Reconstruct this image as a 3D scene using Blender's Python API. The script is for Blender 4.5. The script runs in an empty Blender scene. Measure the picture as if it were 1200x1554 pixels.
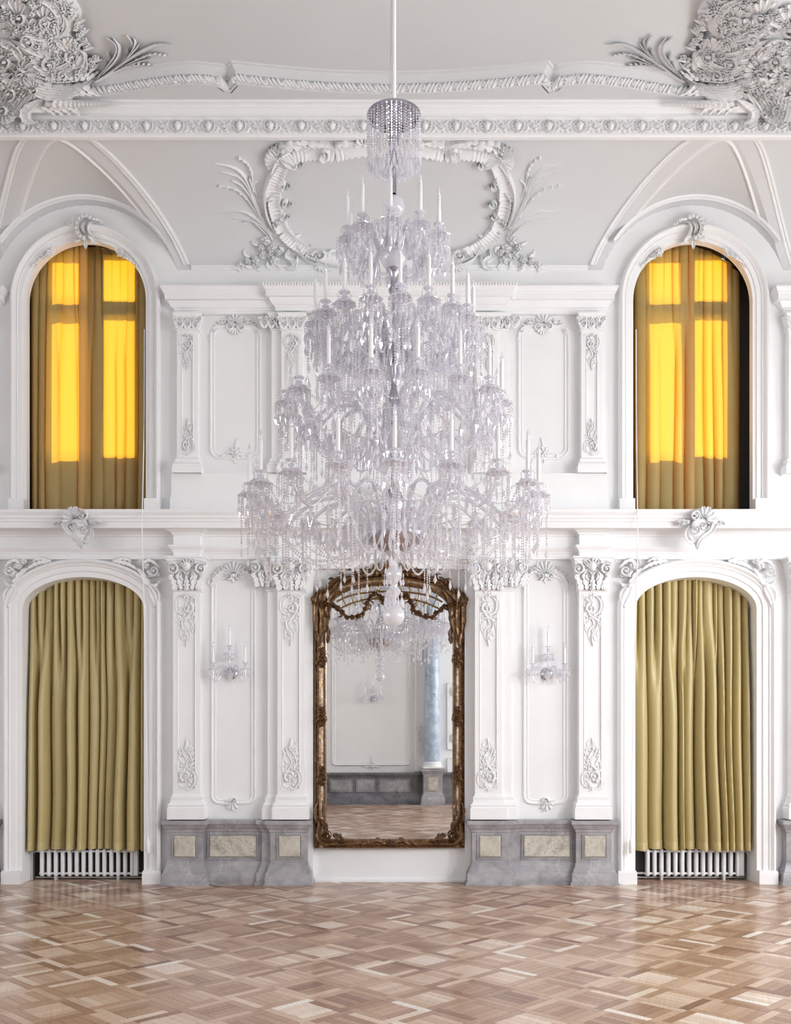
import bpy, bmesh, math, random
from math import sin, cos, pi, sqrt, atan2, radians
from mathutils import Vector, Matrix
from mathutils.geometry import tessellate_polygon

S = bpy.context.scene
COL = S.collection
rng = random.Random(7)

# ------------------------------------------------------------------ camera
F = 1500.0            # focal length in pixels of the 1200 x 1554 frame
DIST = 10.0           # camera to front wall (front wall is the plane y = 0)
EYE = 1.58
CX = -1.0 / 150
PX0, PY0 = 590.0, 1103.0
cam_d = bpy.data.cameras.new('camera')
cam = bpy.data.objects.new('camera', cam_d)
COL.objects.link(cam)
cam.location = (CX, -DIST, EYE)
cam.rotation_euler = (pi / 2, 0, 0)
cam_d.sensor_fit = 'HORIZONTAL'
cam_d.sensor_width = 36
cam_d.lens = 36 * F / 1200
cam_d.shift_x = (600 - PX0) / 1200
cam_d.shift_y = (PY0 - 777) / 1200
cam_d.clip_start = 0.05
S.camera = cam

# ------------------------------------------------------------------ world, sun, daylight
S.view_settings.view_transform = 'Standard'
S.view_settings.look = 'None'
S.view_settings.gamma = 1
S.view_settings.use_curve_mapping = False
S.view_settings.exposure = 0.0
S.cycles.transparent_max_bounces = 24
S.cycles.max_bounces = 10
S.cycles.diffuse_bounces = 5
S.cycles.sample_clamp_indirect = 6
S.cycles.use_denoising = True

W = bpy.data.worlds.new('sky')
S.world = W
W.use_nodes = True
wn = W.node_tree
wn.nodes.clear()
wo = wn.nodes.new('ShaderNodeOutputWorld')
wb = wn.nodes.new('ShaderNodeBackground')
ws = wn.nodes.new('ShaderNodeTexSky')
ws.sky_type = 'NISHITA'
ws.sun_disc = False
ws.sun_elevation = radians(38)
ws.sun_rotation = radians(0)
wb.inputs['Strength'].default_value = 0.42
wn.links.new(ws.outputs[0], wb.inputs[0])
wn.links.new(wb.outputs[0], wo.inputs[0])

sun_d = bpy.data.lights.new('sun', 'SUN')
sun = bpy.data.objects.new('sun', sun_d)
COL.objects.link(sun)
sun_d.energy = 9.0
sun_d.angle = radians(0.5)
sun_d.color = (1.0, 0.93, 0.82)
SUN_DIR = Vector((0.10, -cos(radians(36)), -sin(radians(36))))
sun.rotation_euler = SUN_DIR.to_track_quat('-Z', 'Y').to_euler()
sun.location = (0, 8, 12)


def area(name, loc, target, sx, sy, energy, col=(1, 1, 1)):
    d = bpy.data.lights.new(name, 'AREA')
    d.shape = 'RECTANGLE'
    d.size, d.size_y = sx, sy
    d.energy = energy
    d.color = col
    o = bpy.data.objects.new(name, d)
    COL.objects.link(o)
    o.location = loc
    o.rotation_euler = (Vector(target) - Vector(loc)).to_track_quat('-Z', 'Y').to_euler()
    return o


# daylight of tall windows in the right wall; left lamps are added fill
for i, y in enumerate((-8.4, -5.4, -2.6)):
    area('window_daylight_right', (6.45, y, 2.75), (0, y + 1.6, 1.35), 1.4, 2.6, (285, 275, 135)[i], (0.97, 0.985, 1.0))
    area('window_daylight_left', (-6.45, y, 2.75), (0, y + 1.2, 1.4), 1.4, 2.6, (78, 50, 14)[i], (0.93, 0.96, 1.0))


# ------------------------------------------------------------------ helpers
def P(px, py, d=0.0):
    """The point of the plane y = -d whose image is the pixel (px, py)."""
    s = (DIST - d) / F
    return Vector((CX + (px - PX0) * s, -d, EYE + (PY0 - py) * s))


def PX(px, d=0.0):
    return CX + (px - PX0) * (DIST - d) / F


def PZ(py, d=0.0):
    return EYE + (PY0 - py) * (DIST - d) / F


class MB:
    def __init__(self):
        self.v, self.f, self.t, self.tone = [], [], [], None

    def add(self, vs, fs):
        b = len(self.v)
        self.v += [tuple(x) for x in vs]
        self.f += [tuple(b + i for i in q) for q in fs]

    def grid(self, rows, cu=False, cv=False, capa=False, capb=False):
        n, m = len(rows), len(rows[0])
        fs = []
        for i in range(n if cu else n - 1):
            for j in range(m if cv else m - 1):
                a, b = (i % n) * m, ((i + 1) % n) * m
                k = (j + 1) % m
                fs.append((a + j, b + j, b + k, a + k))
        if capa:
            fs.append(tuple(range(m)))
        if capb:
            fs.append(tuple((n - 1) * m + j for j in reversed(range(m))))
        self.add([p for r in rows for p in r], fs)

    def box(self, x0, x1, y0, y1, z0, z1):
        vs = [(x, y, z) for z in (z0, z1) for y in (y0, y1) for x in (x0, x1)]
        self.add(vs, [(0, 2, 3, 1), (4, 5, 7, 6), (0, 1, 5, 4), (2, 6, 7, 3), (0, 4, 6, 2), (1, 3, 7, 5)])

    def tube(self, pts, r, n=8, cap=True):
        pts = [Vector(p) for p in pts]
        rows = []
        up = Vector((0.13, 0.21, 0.97))
        for i, p in enumerate(pts):
            t = (pts[min(i + 1, len(pts) - 1)] - pts[max(i - 1, 0)]).normalized()
            a = t.cross(up)
            if a.length < 0.05:
                a = t.cross(Vector((1, 0.1, 0)))
            a.normalize()
            b = t.cross(a)
            rr = r(i / (len(pts) - 1)) if callable(r) else r
            rows.append([p + (a * cos(2 * pi * k / n) + b * sin(2 * pi * k / n)) * rr for k in range(n)])
        self.grid(rows, cv=True, capa=cap, capb=cap)

    def lathe(self, prof, n=16, c=(0, 0, 0), rib=0.0, nrib=0):
        """prof: (r, z) from bottom to top round a vertical axis through c."""
        rows = []
        for r, z in prof:
            row = []
            for k in range(n):
                a = 2 * pi * k / n
                q = r * (1 + rib * cos(nrib * a))
                row.append((c[0] + q * cos(a), c[1] + q * sin(a), c[2] + z))
            rows.append(row)
        self.grid(rows, cv=True)

    def ball(self, c, r, n=6, m=4, sq=1.0):
        rows = []
        for i in range(m + 1):
            a = -pi / 2 + pi * i / m
            rr = max(r * cos(a), r * 0.02)
            rows.append([(c[0] + rr * cos(2 * pi * k / n), c[1] + rr * sin(2 * pi * k / n), c[2] + r * sq * sin(a)) for k in range(n)])
        self.grid(rows, cv=True)

    def octa(self, c, r, h=None):
        x, y, z = c
        h = h or r
        self.add([(x + r, y, z), (x, y + r, z), (x - r, y, z), (x, y - r, z), (x, y, z + h), (x, y, z - h)],
                 [(0, 1, 4), (1, 2, 4), (2, 3, 4), (3, 0, 4), (1, 0, 5), (2, 1, 5), (3, 2, 5), (0, 3, 5)])

    def build(self, name, mat, parent=None, smooth=35, kind=None, label=None):
        me = bpy.data.meshes.new(name)
        ox = oy = oz = 0.0
        q = parent
        while q is not None:
            ox, oy, oz, q = ox + q.location.x, oy + q.location.y, oz + q.location.z, q.parent
        me.from_pydata([(a - ox, b - oy, c - oz) for a, b, c in self.v], [], self.f)
        me.materials.append(mat)
        if smooth:
            me.shade_smooth()
            me.set_sharp_from_angle(angle=radians(smooth))
        if self.tone:
            at = me.attributes.new('tone', 'FLOAT_COLOR', 'FACE')
            at.data.foreach_set('color', [c for t in self.tone for c in t])
        me.update()
        o = bpy.data.objects.new(name, me)
        COL.objects.link(o)
        if parent:
            o.parent = parent
        if kind:
            o['kind'] = kind
        if label:
            o['label'] = label
        return o


def tag(o, label, cat=None, group=None, kind=None):
    o['label'] = label
    if cat:
        o['category'] = cat
    if group:
        o['group'] = group
    if kind:
        o['kind'] = kind
    return o


def empty(name, loc=(0, 0, 0), parent=None):
    o = bpy.data.objects.new(name, None)
    o.location = loc
    o.empty_display_size = 0.1
    COL.objects.link(o)
    if parent:
        o.parent = parent
    return o


def copy_tree(o, parent=None):
    c = o.copy()
    COL.objects.link(c)
    if parent is not None:
        c.parent = parent
    for ch in list(o.children):
        copy_tree(ch, c)
    return c


def flip(o, parent=None, dx=0.0):
    """A copy mirrored across the room's axis x = 0 (or x = dx)."""
    c = copy_tree(o, parent)
    c.scale.x = -o.scale.x
    c.location.x = 2 * dx - o.location.x
    return c


def right_normals(path, closed=False):
    n = len(path)
    out = []
    for i in range(n):
        a = path[(i - 1) % n] if (closed or i > 0) else None
        b = path[(i + 1) % n] if (closed or i < n - 1) else None
        p = path[i]
        ns = []
        for u, w in ((a, p), (p, b)):
            if u is None or w is None:
                continue
            dx, dy = w[0] - u[0], w[1] - u[1]
            l = sqrt(dx * dx + dy * dy) or 1
            ns.append((dy / l, -dx / l))
        if len(ns) == 1:
            out.append(ns[0])
        else:
            mx, my = ns[0][0] + ns[1][0], ns[0][1] + ns[1][1]
            q = (mx * mx + my * my) / 2
            q = max(q, 0.2)
            out.append((mx / q, my / q))
    return out


def sweep(mb, path, prof, mapf, closed=False):
    nr = right_normals(path, closed)
    rows = [[mapf(p[0] + n[0] * o, p[1] + n[1] * o, h) for o, h in prof] for p, n in zip(path, nr)]
    mb.grid(rows, cu=closed)


def onwall(a, b, h):
    return Vector((a, -h, b))


def plan(a, b, h):
    return Vector((a, b, h))


def arch_path(xc, half, zb, zs, b, n=24):
    """Up the left jamb, over an elliptical arch, down the right jamb."""
    pts = [(xc - half, zb)]
    for i in range(n + 1):
        a = pi - pi * i / n
        pts.append((xc + half * cos(a), zs + b * sin(a)))
    pts.append((xc + half, zb))
    return pts


def cr(pts, n):
    """n points along a Catmull-Rom curve through pts."""
    if len(pts) == 2:
        return [tuple(pts[0][k] + (pts[1][k] - pts[0][k]) * i / (n - 1) for k in range(len(pts[0]))) for i in range(n)]
    q = [tuple(2 * pts[0][k] - pts[1][k] for k in range(len(pts[0])))] + [tuple(p) for p in pts] + \
        [tuple(2 * pts[-1][k] - pts[-2][k] for k in range(len(pts[0])))]
    m = len(pts) - 1
    out = []
    for i in range(n):
        t = i / (n - 1) * m
        s = min(int(t), m - 1)
        t -= s
        a, b, c, d = q[s:s + 4]
        out.append(tuple(0.5 * (2 * b[k] + (c[k] - a[k]) * t + (2 * a[k] - 5 * b[k] + 4 * c[k] - d[k]) * t * t +
                                (3 * b[k] - a[k] - 3 * c[k] + d[k]) * t ** 3) for k in range(len(a))))
    return out


def spiral(cx, cy, r, turns=1.3, a0=0.0, d=1, n=7, r1=0.15):
    out = []
    m = max(4, int(n * turns))
    for i in range(m + 1):
        t = i / m
        a = a0 + d * 2 * pi * turns * t
        q = r * (1 - t) + r * r1 * t
        out.append((cx + q * cos(a), cy + q * sin(a)))
    return out


# --- stucco relief drawn with strokes; M(u, v, h) places a point h metres proud of the surface
XS = {'leaf': ((-1, -.15), (-.62, .75), (0, .62), (.62, .75), (1, -.15)),
      'ridge': ((-1, -.15), (-.5, .55), (0, 1.0), (.5, .55), (1, -.15)),
      'tube': ((-1, -.15), (-.75, .62), (0, 1.0), (.75, .62), (1, -.15)),
      'groove': ((-1, -.15), (-.8, .9), (-.4, .5), (.4, .5), (.8, .9), (1, -.15))}


def stroke(mb, M, pts, w, h, kind='leaf', shape='taper', lobes=0, n=0, rib=0, lob=.3):
    L = sum(sqrt((a[0] - b[0]) ** 2 + (a[1] - b[1]) ** 2) for a, b in zip(pts, pts[1:]))
    n = n or max(5, min(14, 3 * len(pts) - 1))
    if lobes:
        n = max(n, lobes * 3 + 1)
    if rib:
        n = max(n, rib * 2 + 1)
    c = cr(pts, n)
    rows = []
    for i, p in enumerate(c):
        t = i / (n - 1)
        a, b = c[max(i - 1, 0)], c[min(i + 1, n - 1)]
        dx, dy = b[0] - a[0], b[1] - a[1]
        l = sqrt(dx * dx + dy * dy) or 1
        nx, ny = -dy / l, dx / l
        if shape == 'taper':        # broad near the root, pointed at the tip
            k = (0.45 + 0.55 * min(1, t * 3.5)) * (1 - t ** 2.2) + .04
        elif shape == 'both':       # spindle
            k = sin(pi * min(max(t, .03), .97)) ** .7
        elif shape == 'grow':       # thin to thick, round end
            k = (0.35 + 0.65 * t) * (1 if t < .93 else .55)
        elif shape == 'thin':       # thick to thin
            k = 1 - .65 * t
        else:
            k = 1 if 0.02 < t < .98 else .75
        wl = w / 2 * k
        hh = h * (0.55 + 0.45 * k) * (1.0 if shape != 'taper' else (1.1 - .45 * t))
        if lobes:
            s = (t * lobes) % 1
            wl *= 1 - lob + lob * 2 * sin(pi * s) ** .6
            hh *= .8 + .3 * sin(pi * s)
        if rib:
            hh *= 1.0 if i % 2 else .68
            wl *= 1.0 if i % 2 else .93
        rows.append([M(p[0] + nx * q * wl, p[1] + ny * q * wl, hh * z) for q, z in XS[kind]])
    mb.grid(rows)


def dome(mb, M, u, v, r, h, n=7, ry=None):
    ry = ry or r
    rows = []
    for q, z in ((1, -.1), (.85, .55), (.5, .9), (.06, 1)):
        rows.append([M(u + r * q * cos(2 * pi * k / n), v + ry * q * sin(2 * pi * k / n), h * z) for k in range(n)])
    mb.grid(rows, cv=True)


def flower(mb, M, u, v, r, h, n=5, a0=None):
    a0 = rng.random() * 6.28 if a0 is None else a0
    for k in range(n):
        a = a0 + 2 * pi * k / n
        x, y = u + .5 * r * cos(a), v + .5 * r * sin(a)
        stroke(mb, M, [(u + .1 * r * cos(a), v + .1 * r * sin(a)), (x, y), (u + r * cos(a), v + r * sin(a))], r * 1.0, h * (.7 + .3 * (k % 2)), 'groove', 'both', n=5)
    dome(mb, M, u, v, r * .33, h * 1.15, 6)


def fan(mb, M, u, v, r0, r1, a0, a1, n, h, kind='ridge', mod=None):
    """A shell: n lobes radiating from (u, v); angles in degrees, 90 is down, -90 is up."""
    for k in range(n):
        a = radians(a0 + (a1 - a0) * k / (n - 1))
        q = r1 * (mod(k / (n - 1)) if mod else 1)
        w = 2 * q * sin(abs(radians(a1 - a0)) / (2 * (n - 1))) * 1.08
        stroke(mb, M, [(u + r0 * cos(a), v + r0 * sin(a)), (u + .6 * q * cos(a), v + .6 * q * sin(a)), (u + q * cos(a), v + q * sin(a))], w, h, kind, 'grow', n=6)


def volute(mb, M, u, v, r, w, h, a0=0, d=1, turns=1.4, eye=True):
    stroke(mb, M, spiral(u, v, r, turns, a0, d), w, h, 'tube', 'thin', n=int(11 * turns))
    if eye:
        dome(mb, M, u, v, r * .3, h * 1.2, 6)


def beads(mb, M, pts, r, h, n):
    for p in cr(pts, n):
        dome(mb, M, p[0], p[1], r, h, 5)


def at(M, u0, v0, s=1.0, sx=1, sy=1):
    return lambda u, v, h: M(u0 + u * s * sx, v0 + v * s * sy, h)


def wallmap(d):
    return lambda u, v, h: P(u, v, d + h)


# ------------------------------------------------------------------ materials
def mat(name, col, rough=.6, metal=0.0, spec=.5, build=None, **kw):
    m = bpy.data.materials.new(name)
    m.use_nodes = True
    nt = m.node_tree
    b = nt.nodes['Principled BSDF']
    b.inputs['Base Color'].default_value = (*col, 1)
    b.inputs['Roughness'].default_value = rough
    b.inputs['Metallic'].default_value = metal
    b.inputs['Specular IOR Level'].default_value = spec
    if build:
        build(nt, b)
    return m


def N(nt, typ, **kw):
    n = nt.nodes.new(typ)
    for k, v in kw.items():
        if k in n.inputs:
            n.inputs[k].default_value = v
        else:
            setattr(n, k, v)
    return n


def ramp(nt, src, stops):
    r = nt.nodes.new('ShaderNodeValToRGB')
    e = r.color_ramp.elements
    while len(e) < len(stops):
        e.new(.5)
    for k, (p, c) in zip(e, stops):
        k.position = p
        k.color = (*c, 1)
    nt.links.new(src, r.inputs[0])
    return r


def coords(nt, sc=(1, 1, 1)):
    t = nt.nodes.new('ShaderNodeTexCoord')
    m = nt.nodes.new('ShaderNodeMapping')
    m.inputs['Scale'].default_value = sc
    nt.links.new(t.outputs['Object'], m.inputs[0])
    return m.outputs[0]


def bump(nt, b, src, strength, dist=.002):
    k = nt.nodes.new('ShaderNodeBump')
    k.inputs['Strength'].default_value = strength
    k.inputs['Distance'].default_value = dist
    nt.links.new(src, k.inputs['Height'])
    nt.links.new(k.outputs[0], b.inputs['Normal'])


def b_plaster(c1, c2, sc=1.3):
    def f(nt, b):
        v = coords(nt)
        n1 = N(nt, 'ShaderNodeTexNoise', Scale=sc, Detail=6.0, Roughness=.6)
        nt.links.new(v, n1.inputs['Vector'])
        r = ramp(nt, n1.outputs[0], ((.32, c1), (.68, c2)))
        nt.links.new(r.outputs[0], b.inputs['Base Color'])
        n2 = N(nt, 'ShaderNodeTexNoise', Scale=90.0, Detail=3.0)
        nt.links.new(v, n2.inputs['Vector'])
        bump(nt, b, n2.outputs[0], .12, .0015)
    return f


def b_marble(cols, veins, sc, vsc, thin=.03):
    def f(nt, b):
        v = coords(nt)
        n1 = N(nt, 'ShaderNodeTexNoise', Scale=sc, Detail=8.0, Roughness=.62, Distortion=.6)
        nt.links.new(v, n1.inputs['Vector'])
        r = ramp(nt, n1.outputs[0], cols)
        vo = N(nt, 'ShaderNodeTexVoronoi', Scale=vsc, feature='DISTANCE_TO_EDGE')
        mx = N(nt, 'ShaderNodeMixRGB', blend_type='ADD')
        mx.inputs[0].default_value = .35
        nt.links.new(v, mx.inputs[1])
        nt.links.new(n1.outputs['Color'], mx.inputs[2])
        nt.links.new(mx.outputs[0], vo.inputs['Vector'])
        k = ramp(nt, vo.outputs['Distance'], ((0.0, (1, 1, 1)), (thin, (0, 0, 0))))
        n3 = N(nt, 'ShaderNodeTexNoise', Scale=sc * .7, Detail=2.0)
        nt.links.new(v, n3.inputs['Vector'])
        r3 = ramp(nt, n3.outputs[0], ((.45, (0, 0, 0)), (.62, (1, 1, 1))))
        ml = N(nt, 'ShaderNodeMath', operation='MULTIPLY')
        nt.links.new(k.outputs[0], ml.inputs[0])
        nt.links.new(r3.outputs[0], ml.inputs[1])
        m2 = N(nt, 'ShaderNodeMixRGB')
        nt.links.new(ml.outputs[0], m2.inputs[0])
        nt.links.new(r.outputs[0], m2.inputs[1])
        m2.inputs[2].default_value = (*veins, 1)
        nt.links.new(m2.outputs[0], b.inputs['Base Color'])
    return f


def b_gilt(nt, b):
    v = coords(nt)
    n1 = N(nt, 'ShaderNodeTexNoise', Scale=38.0, Detail=5.0, Roughness=.65)
    nt.links.new(v, n1.inputs['Vector'])
    r = ramp(nt, n1.outputs[0], ((.3, (.05, .024, .012)), (.5, (.16, .085, .038)), (.66, (.36, .215, .10)), (.8, (.55, .40, .24))))
    nt.links.new(r.outputs[0], b.inputs['Base Color'])
    r2 = ramp(nt, n1.outputs[0], ((.3, (.1, .1, .1)), (.7, (.75, .75, .75))))
    nt.links.new(r2.outputs[0], b.inputs['Metallic'])


def b_gilt2(nt, b):
    v = coords(nt)
    n1 = N(nt, 'ShaderNodeTexNoise', Scale=22.0, Detail=5.0, Roughness=.7)
    nt.links.new(v, n1.inputs['Vector'])
    r = ramp(nt, n1.outputs[0], ((.3, (.20, .10, .045)), (.45, (.42, .30, .17)), (.56, (.66, .60, .52)), (.8, (.80, .77, .72))))
    nt.links.new(r.outputs[0], b.inputs['Base Color'])


def b_wood(nt, b):
    a = nt.nodes.new('ShaderNodeAttribute')
    a.attribute_name = 'tone'
    v = coords(nt)
    sp = nt.nodes.new('ShaderNodeSeparateColor')
    nt.links.new(a.outputs['Color'], sp.inputs[0])
    # grain runs along one diagonal or the other, picked by the board's blue channel
    g = []
    for ang in (pi / 4, -pi / 4):
        mp = nt.nodes.new('ShaderNodeMapping')
        mp.inputs['Rotation'].default_value = (0, 0, -ang)
        mp.inputs['Scale'].default_value = (3, 1, 1)
        nt.links.new(v, mp.inputs[0])
        m2 = nt.nodes.new('ShaderNodeMapping')
        m2.inputs['Scale'].default_value = (2.2, 60, 1)
        nt.links.new(mp.outputs[0], m2.inputs[0])
        n = N(nt, 'ShaderNodeTexNoise', Scale=1.0, Detail=5.0, Roughness=.6)
        nt.links.new(m2.outputs[0], n.inputs['Vector'])
        g.append(n)
    mx = N(nt, 'ShaderNodeMixRGB')
    nt.links.new(sp.outputs[2], mx.inputs[0])
    nt.links.new(g[0].outputs[0], mx.inputs[1])
    nt.links.new(g[1].outputs[0], mx.inputs[2])
    r = ramp(nt, sp.outputs[0], ((0, (.19, .088, .060)), (.2, (.33, .19, .125)), (.45, (.49, .33, .235)), (.7, (.66, .51, .41)), (.88, (.78, .68, .60)), (1, (.84, .80, .75))))
    gr = ramp(nt, mx.outputs[0], ((.25, (.80, .77, .74)), (.7, (1.12, 1.10, 1.08))))
    ml = N(nt, 'ShaderNodeMixRGB', blend_type='MULTIPLY')
    ml.inputs[0].default_value = 1
    nt.links.new(r.outputs[0], ml.inputs[1])
    nt.links.new(gr.outputs[0], ml.inputs[2])
    nt.links.new(ml.outputs[0], b.inputs['Base Color'])
    n2 = N(nt, 'ShaderNodeTexNoise', Scale=4.0, Detail=6.0)
    nt.links.new(v, n2.inputs['Vector'])
    rr = ramp(nt, n2.outputs[0], ((.3, (.28, .28, .28)), (.7, (.42, .42, .42))))
    nt.links.new(rr.outputs[0], b.inputs['Roughness'])
    bump(nt, b, mx.outputs[0], .08, .001)
    b.inputs['Coat Weight'].default_value = .3
    b.inputs['Coat Roughness'].default_value = .13


def crystal(name, col, tr, gl, rough=.04):
    m = bpy.data.materials.new(name)
    m.use_nodes = True
    nt = m.node_tree
    nt.nodes.clear()
    o = nt.nodes.new('ShaderNodeOutputMaterial')
    t = N(nt, 'ShaderNodeBsdfTransparent', Color=(.97, .97, 1, 1))
    g = N(nt, 'ShaderNodeBsdfGlossy', Color=(.97, .97, 1, 1), Roughness=rough)
    d = N(nt, 'ShaderNodeBsdfDiffuse', Color=(*col, 1))
    tl = N(nt, 'ShaderNodeBsdfTranslucent', Color=(*col, 1))
    m0 = nt.nodes.new('ShaderNodeMixShader')
    m1 = nt.nodes.new('ShaderNodeMixShader')
    m2 = nt.nodes.new('ShaderNodeMixShader')
    m0.inputs[0].default_value = .5
    nt.links.new(d.outputs[0], m0.inputs[1])
    nt.links.new(tl.outputs[0], m0.inputs[2])
    lw = N(nt, 'ShaderNodeLayerWeight', Blend=.35)
    mp = N(nt, 'ShaderNodeMapRange')
    mp.inputs['To Min'].default_value = gl * .5
    mp.inputs['To Max'].default_value = min(1, gl * 2.2)
    nt.links.new(lw.outputs['Facing'], mp.inputs[0])
    nt.links.new(mp.outputs[0], m1.inputs[0])
    nt.links.new(m0.outputs[0], m1.inputs[1])
    nt.links.new(g.outputs[0], m1.inputs[2])
    m2.inputs[0].default_value = tr
    nt.links.new(m1.outputs[0], m2.inputs[1])
    nt.links.new(t.outputs[0], m2.inputs[2])
    nt.links.new(m2.outputs[0], o.inputs[0])
    return m


def cloth(name, col, back, mixt):
    m = bpy.data.materials.new(name)
    m.use_nodes = True
    nt = m.node_tree
    b = nt.nodes['Principled BSDF']
    b.inputs['Base Color'].default_value = (*col, 1)
    b.inputs['Roughness'].default_value = .42
    b.inputs['Sheen Weight'].default_value = .1
    b.inputs['Specular IOR Level'].default_value = .55
    v = coords(nt, (900, 900, 900))
    n = N(nt, 'ShaderNodeTexNoise', Scale=1.0, Detail=2.0)
    nt.links.new(v, n.inputs['Vector'])
    bump(nt, b, n.outputs[0], .1, .0008)
    if mixt:
        t = N(nt, 'ShaderNodeBsdfTranslucent', Color=(*back, 1))
        k = nt.nodes.new('ShaderNodeMixShader')
        k.inputs[0].default_value = mixt
        nt.links.new(b.outputs[0], k.inputs[1])
        nt.links.new(t.outputs[0], k.inputs[2])
        nt.links.new(k.outputs[0], nt.nodes['Material Output'].inputs[0])
    return m


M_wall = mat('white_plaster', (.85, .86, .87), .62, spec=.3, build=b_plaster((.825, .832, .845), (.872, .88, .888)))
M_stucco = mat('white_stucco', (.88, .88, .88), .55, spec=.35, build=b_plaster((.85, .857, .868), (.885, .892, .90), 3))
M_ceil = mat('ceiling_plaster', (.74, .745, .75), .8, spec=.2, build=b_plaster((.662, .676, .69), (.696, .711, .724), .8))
M_marble = mat('grey_marble', (.3, .3, .32), .35, build=b_marble(((.25, (.20, .195, .215)), (.5, (.34, .33, .35)), (.75, (.47, .455, .475))), (.66, .64, .65), 5, 6, .02))
M_panel = mat('veined_beige_marble', (.5, .48, .42), .3, build=b_marble(((.25, (.34, .31, .28)), (.5, (.56, .53, .45)), (.75, (.66, .64, .57))), (.14, .12, .17), 9, 14, .05))
M_blue = mat('blue_marble', (.4, .5, .62), .3, build=b_marble(((.25, (.26, .34, .46)), (.5, (.44, .53, .66)), (.75, (.62, .70, .80))), (.14, .10, .10), 6, 2.2, .02))
M_gilt = mat('worn_gilding', (.2, .1, .05), .38, .5, build=b_gilt)
M_gold = mat('gold_trellis', (.5, .34, .13), .35, .7)
M_wood = mat('oak_parquet', (.4, .25, .15), .28, spec=.5, build=b_wood)
M_gap = mat('dark_subfloor', (.06, .035, .025), .7)
M_mirror = mat('silvered_glass', (.86, .87, .87), .012, 1.0)
M_curt = cloth('olive_satin', (.50, .41, .19), (.5, .3, .05), 0)
M_curt2 = cloth('backlit_satin', (.55, .43, .17), (1.0, .47, .008), .42)
M_glass = crystal('lead_crystal', (.965, .965, .995), .22, .45)
M_arm = crystal('cut_glass_tube', (.90, .905, .95), .38, .40)
M_globe = crystal('crackled_glass_ball', (.94, .94, .97), .22, .25)
M_candle = mat('white_candle', (.92, .92, .93), .4)
M_silver = mat('silvered_metal', (.52, .52, .58), .22, 1.0)
M_enamel = mat('white_enamel', (.86, .87, .89), .3)
M_pipe = mat('painted_pipe', (.55, .55, .55), .4)
M_dark = mat('dark_niche', (.055, .05, .05), .7)
M_bead = mat('worn_silver_leaf', (.5, .45, .38), .35, .6, build=lambda nt, b: b_gilt2(nt, b))
M_cord = mat('white_cord', (.9, .9, .9), .6)
M_frame = mat('dark_window_frame', (.10, .07, .05), .6)
M_pane = crystal('window_glass', (.5, .5, .5), .96, .9, .0)

# ================================================================== SETTING
XD, XW = -3.093, -3.063          # axes of the left doorway and of the left upper window
DH, DZS, DB = .613, 2.77, .323   # doorway: half width, springing, rise
WR, WZC, WZ0 = .603, 5.887, 3.70  # window: radius, centre, sill
COVE_A, COVE_B, COVE_Z = .95, .80, 6.20
ROOMX, BACKY = 6.6, -10.3
Z_SOFFIT, Z_CEIL = 7.22, 7.37


COVE_TH = radians(66)


def cove_z(t):
    c = 1 - t / COVE_A * (1 - cos(COVE_TH))
    return COVE_Z + COVE_B * sqrt(max(0.0, 1 - c * c)) / sin(COVE_TH)


def lun_r(t):
    return .97 + .143 * t / COVE_A


def groin_t(phi):
    if sin(phi) * .97 + WZC <= COVE_Z:
        return 0.0
    lo, hi = 1e-5, COVE_A
    for _ in range(40):
        m = (lo + hi) / 2
        if cove_z(m) < WZC + lun_r(m) * sin(phi):
            lo = m
        else:
            hi = m
    return hi


def groin_w(t):
    s = (cove_z(t) - WZC) / lun_r(t)
    return lun_r(t) * sqrt(1 - s * s) if s < 1 else 0.0


PHI0 = math.asin((COVE_Z - WZC) / .97)

# ---- front wall: one sheet with its doorways, windows and the mirror niche cut out
NX0, NX1, NZ = PX(475), PX(705), PZ(863)
outer = [(-ROOMX, 0)]
for s_ in (1,):
    outer += [(XD - DH, 0)] + arch_path(XD, DH, 0, DZS, DB)[1:-1] + [(XD + DH, 0)]
outer += [(NX0, 0), (NX0, NZ), (NX1, NZ), (NX1, 0)]
outer += [(-XD - DH, 0)] + arch_path(-XD, DH, 0, DZS, DB)[1:-1] + [(-XD + DH, 0), (ROOMX, 0), (ROOMX, COVE_Z)]
for xc in (-XW, XW):
    outer += [(xc + .97 * cos(a), WZC + .97 * sin(a)) for a in [PHI0 + (pi - 2 * PHI0) * i / 24 for i in range(25)]]
outer += [(-ROOMX, COVE_Z)]
holes = [arch_path(xc, WR, WZ0, WZC, WR) for xc in (XW, -XW)]
loops = [[Vector((a, 0, b)) for a, b in l] for l in [outer] + holes]
mb = MB()
mb.add([v for l in loops for v in l], [tuple(t) for t in tessellate_polygon(loops)])
wall_front = mb.build('wall_front', M_wall, smooth=0)
tag(wall_front, 'white stuccoed end wall with pilasters, rocaille panels and arched openings', kind='structure')

mb = MB()
sweep(mb, [(NX0, 0), (NX0, NZ), (NX1, NZ), (NX1, 0)], [(0, 0), (0, -.085)], onwall)
mb.add([(NX0, .085, 0), (NX1, .085, 0), (NX1, .085, NZ), (NX0, .085, NZ)], [(0, 1, 2, 3)])
mb.box(NX0, NX1, .06, .085, 0, .022)
mb.build('mirror_niche', M_wall, wall_front, smooth=0)

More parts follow.
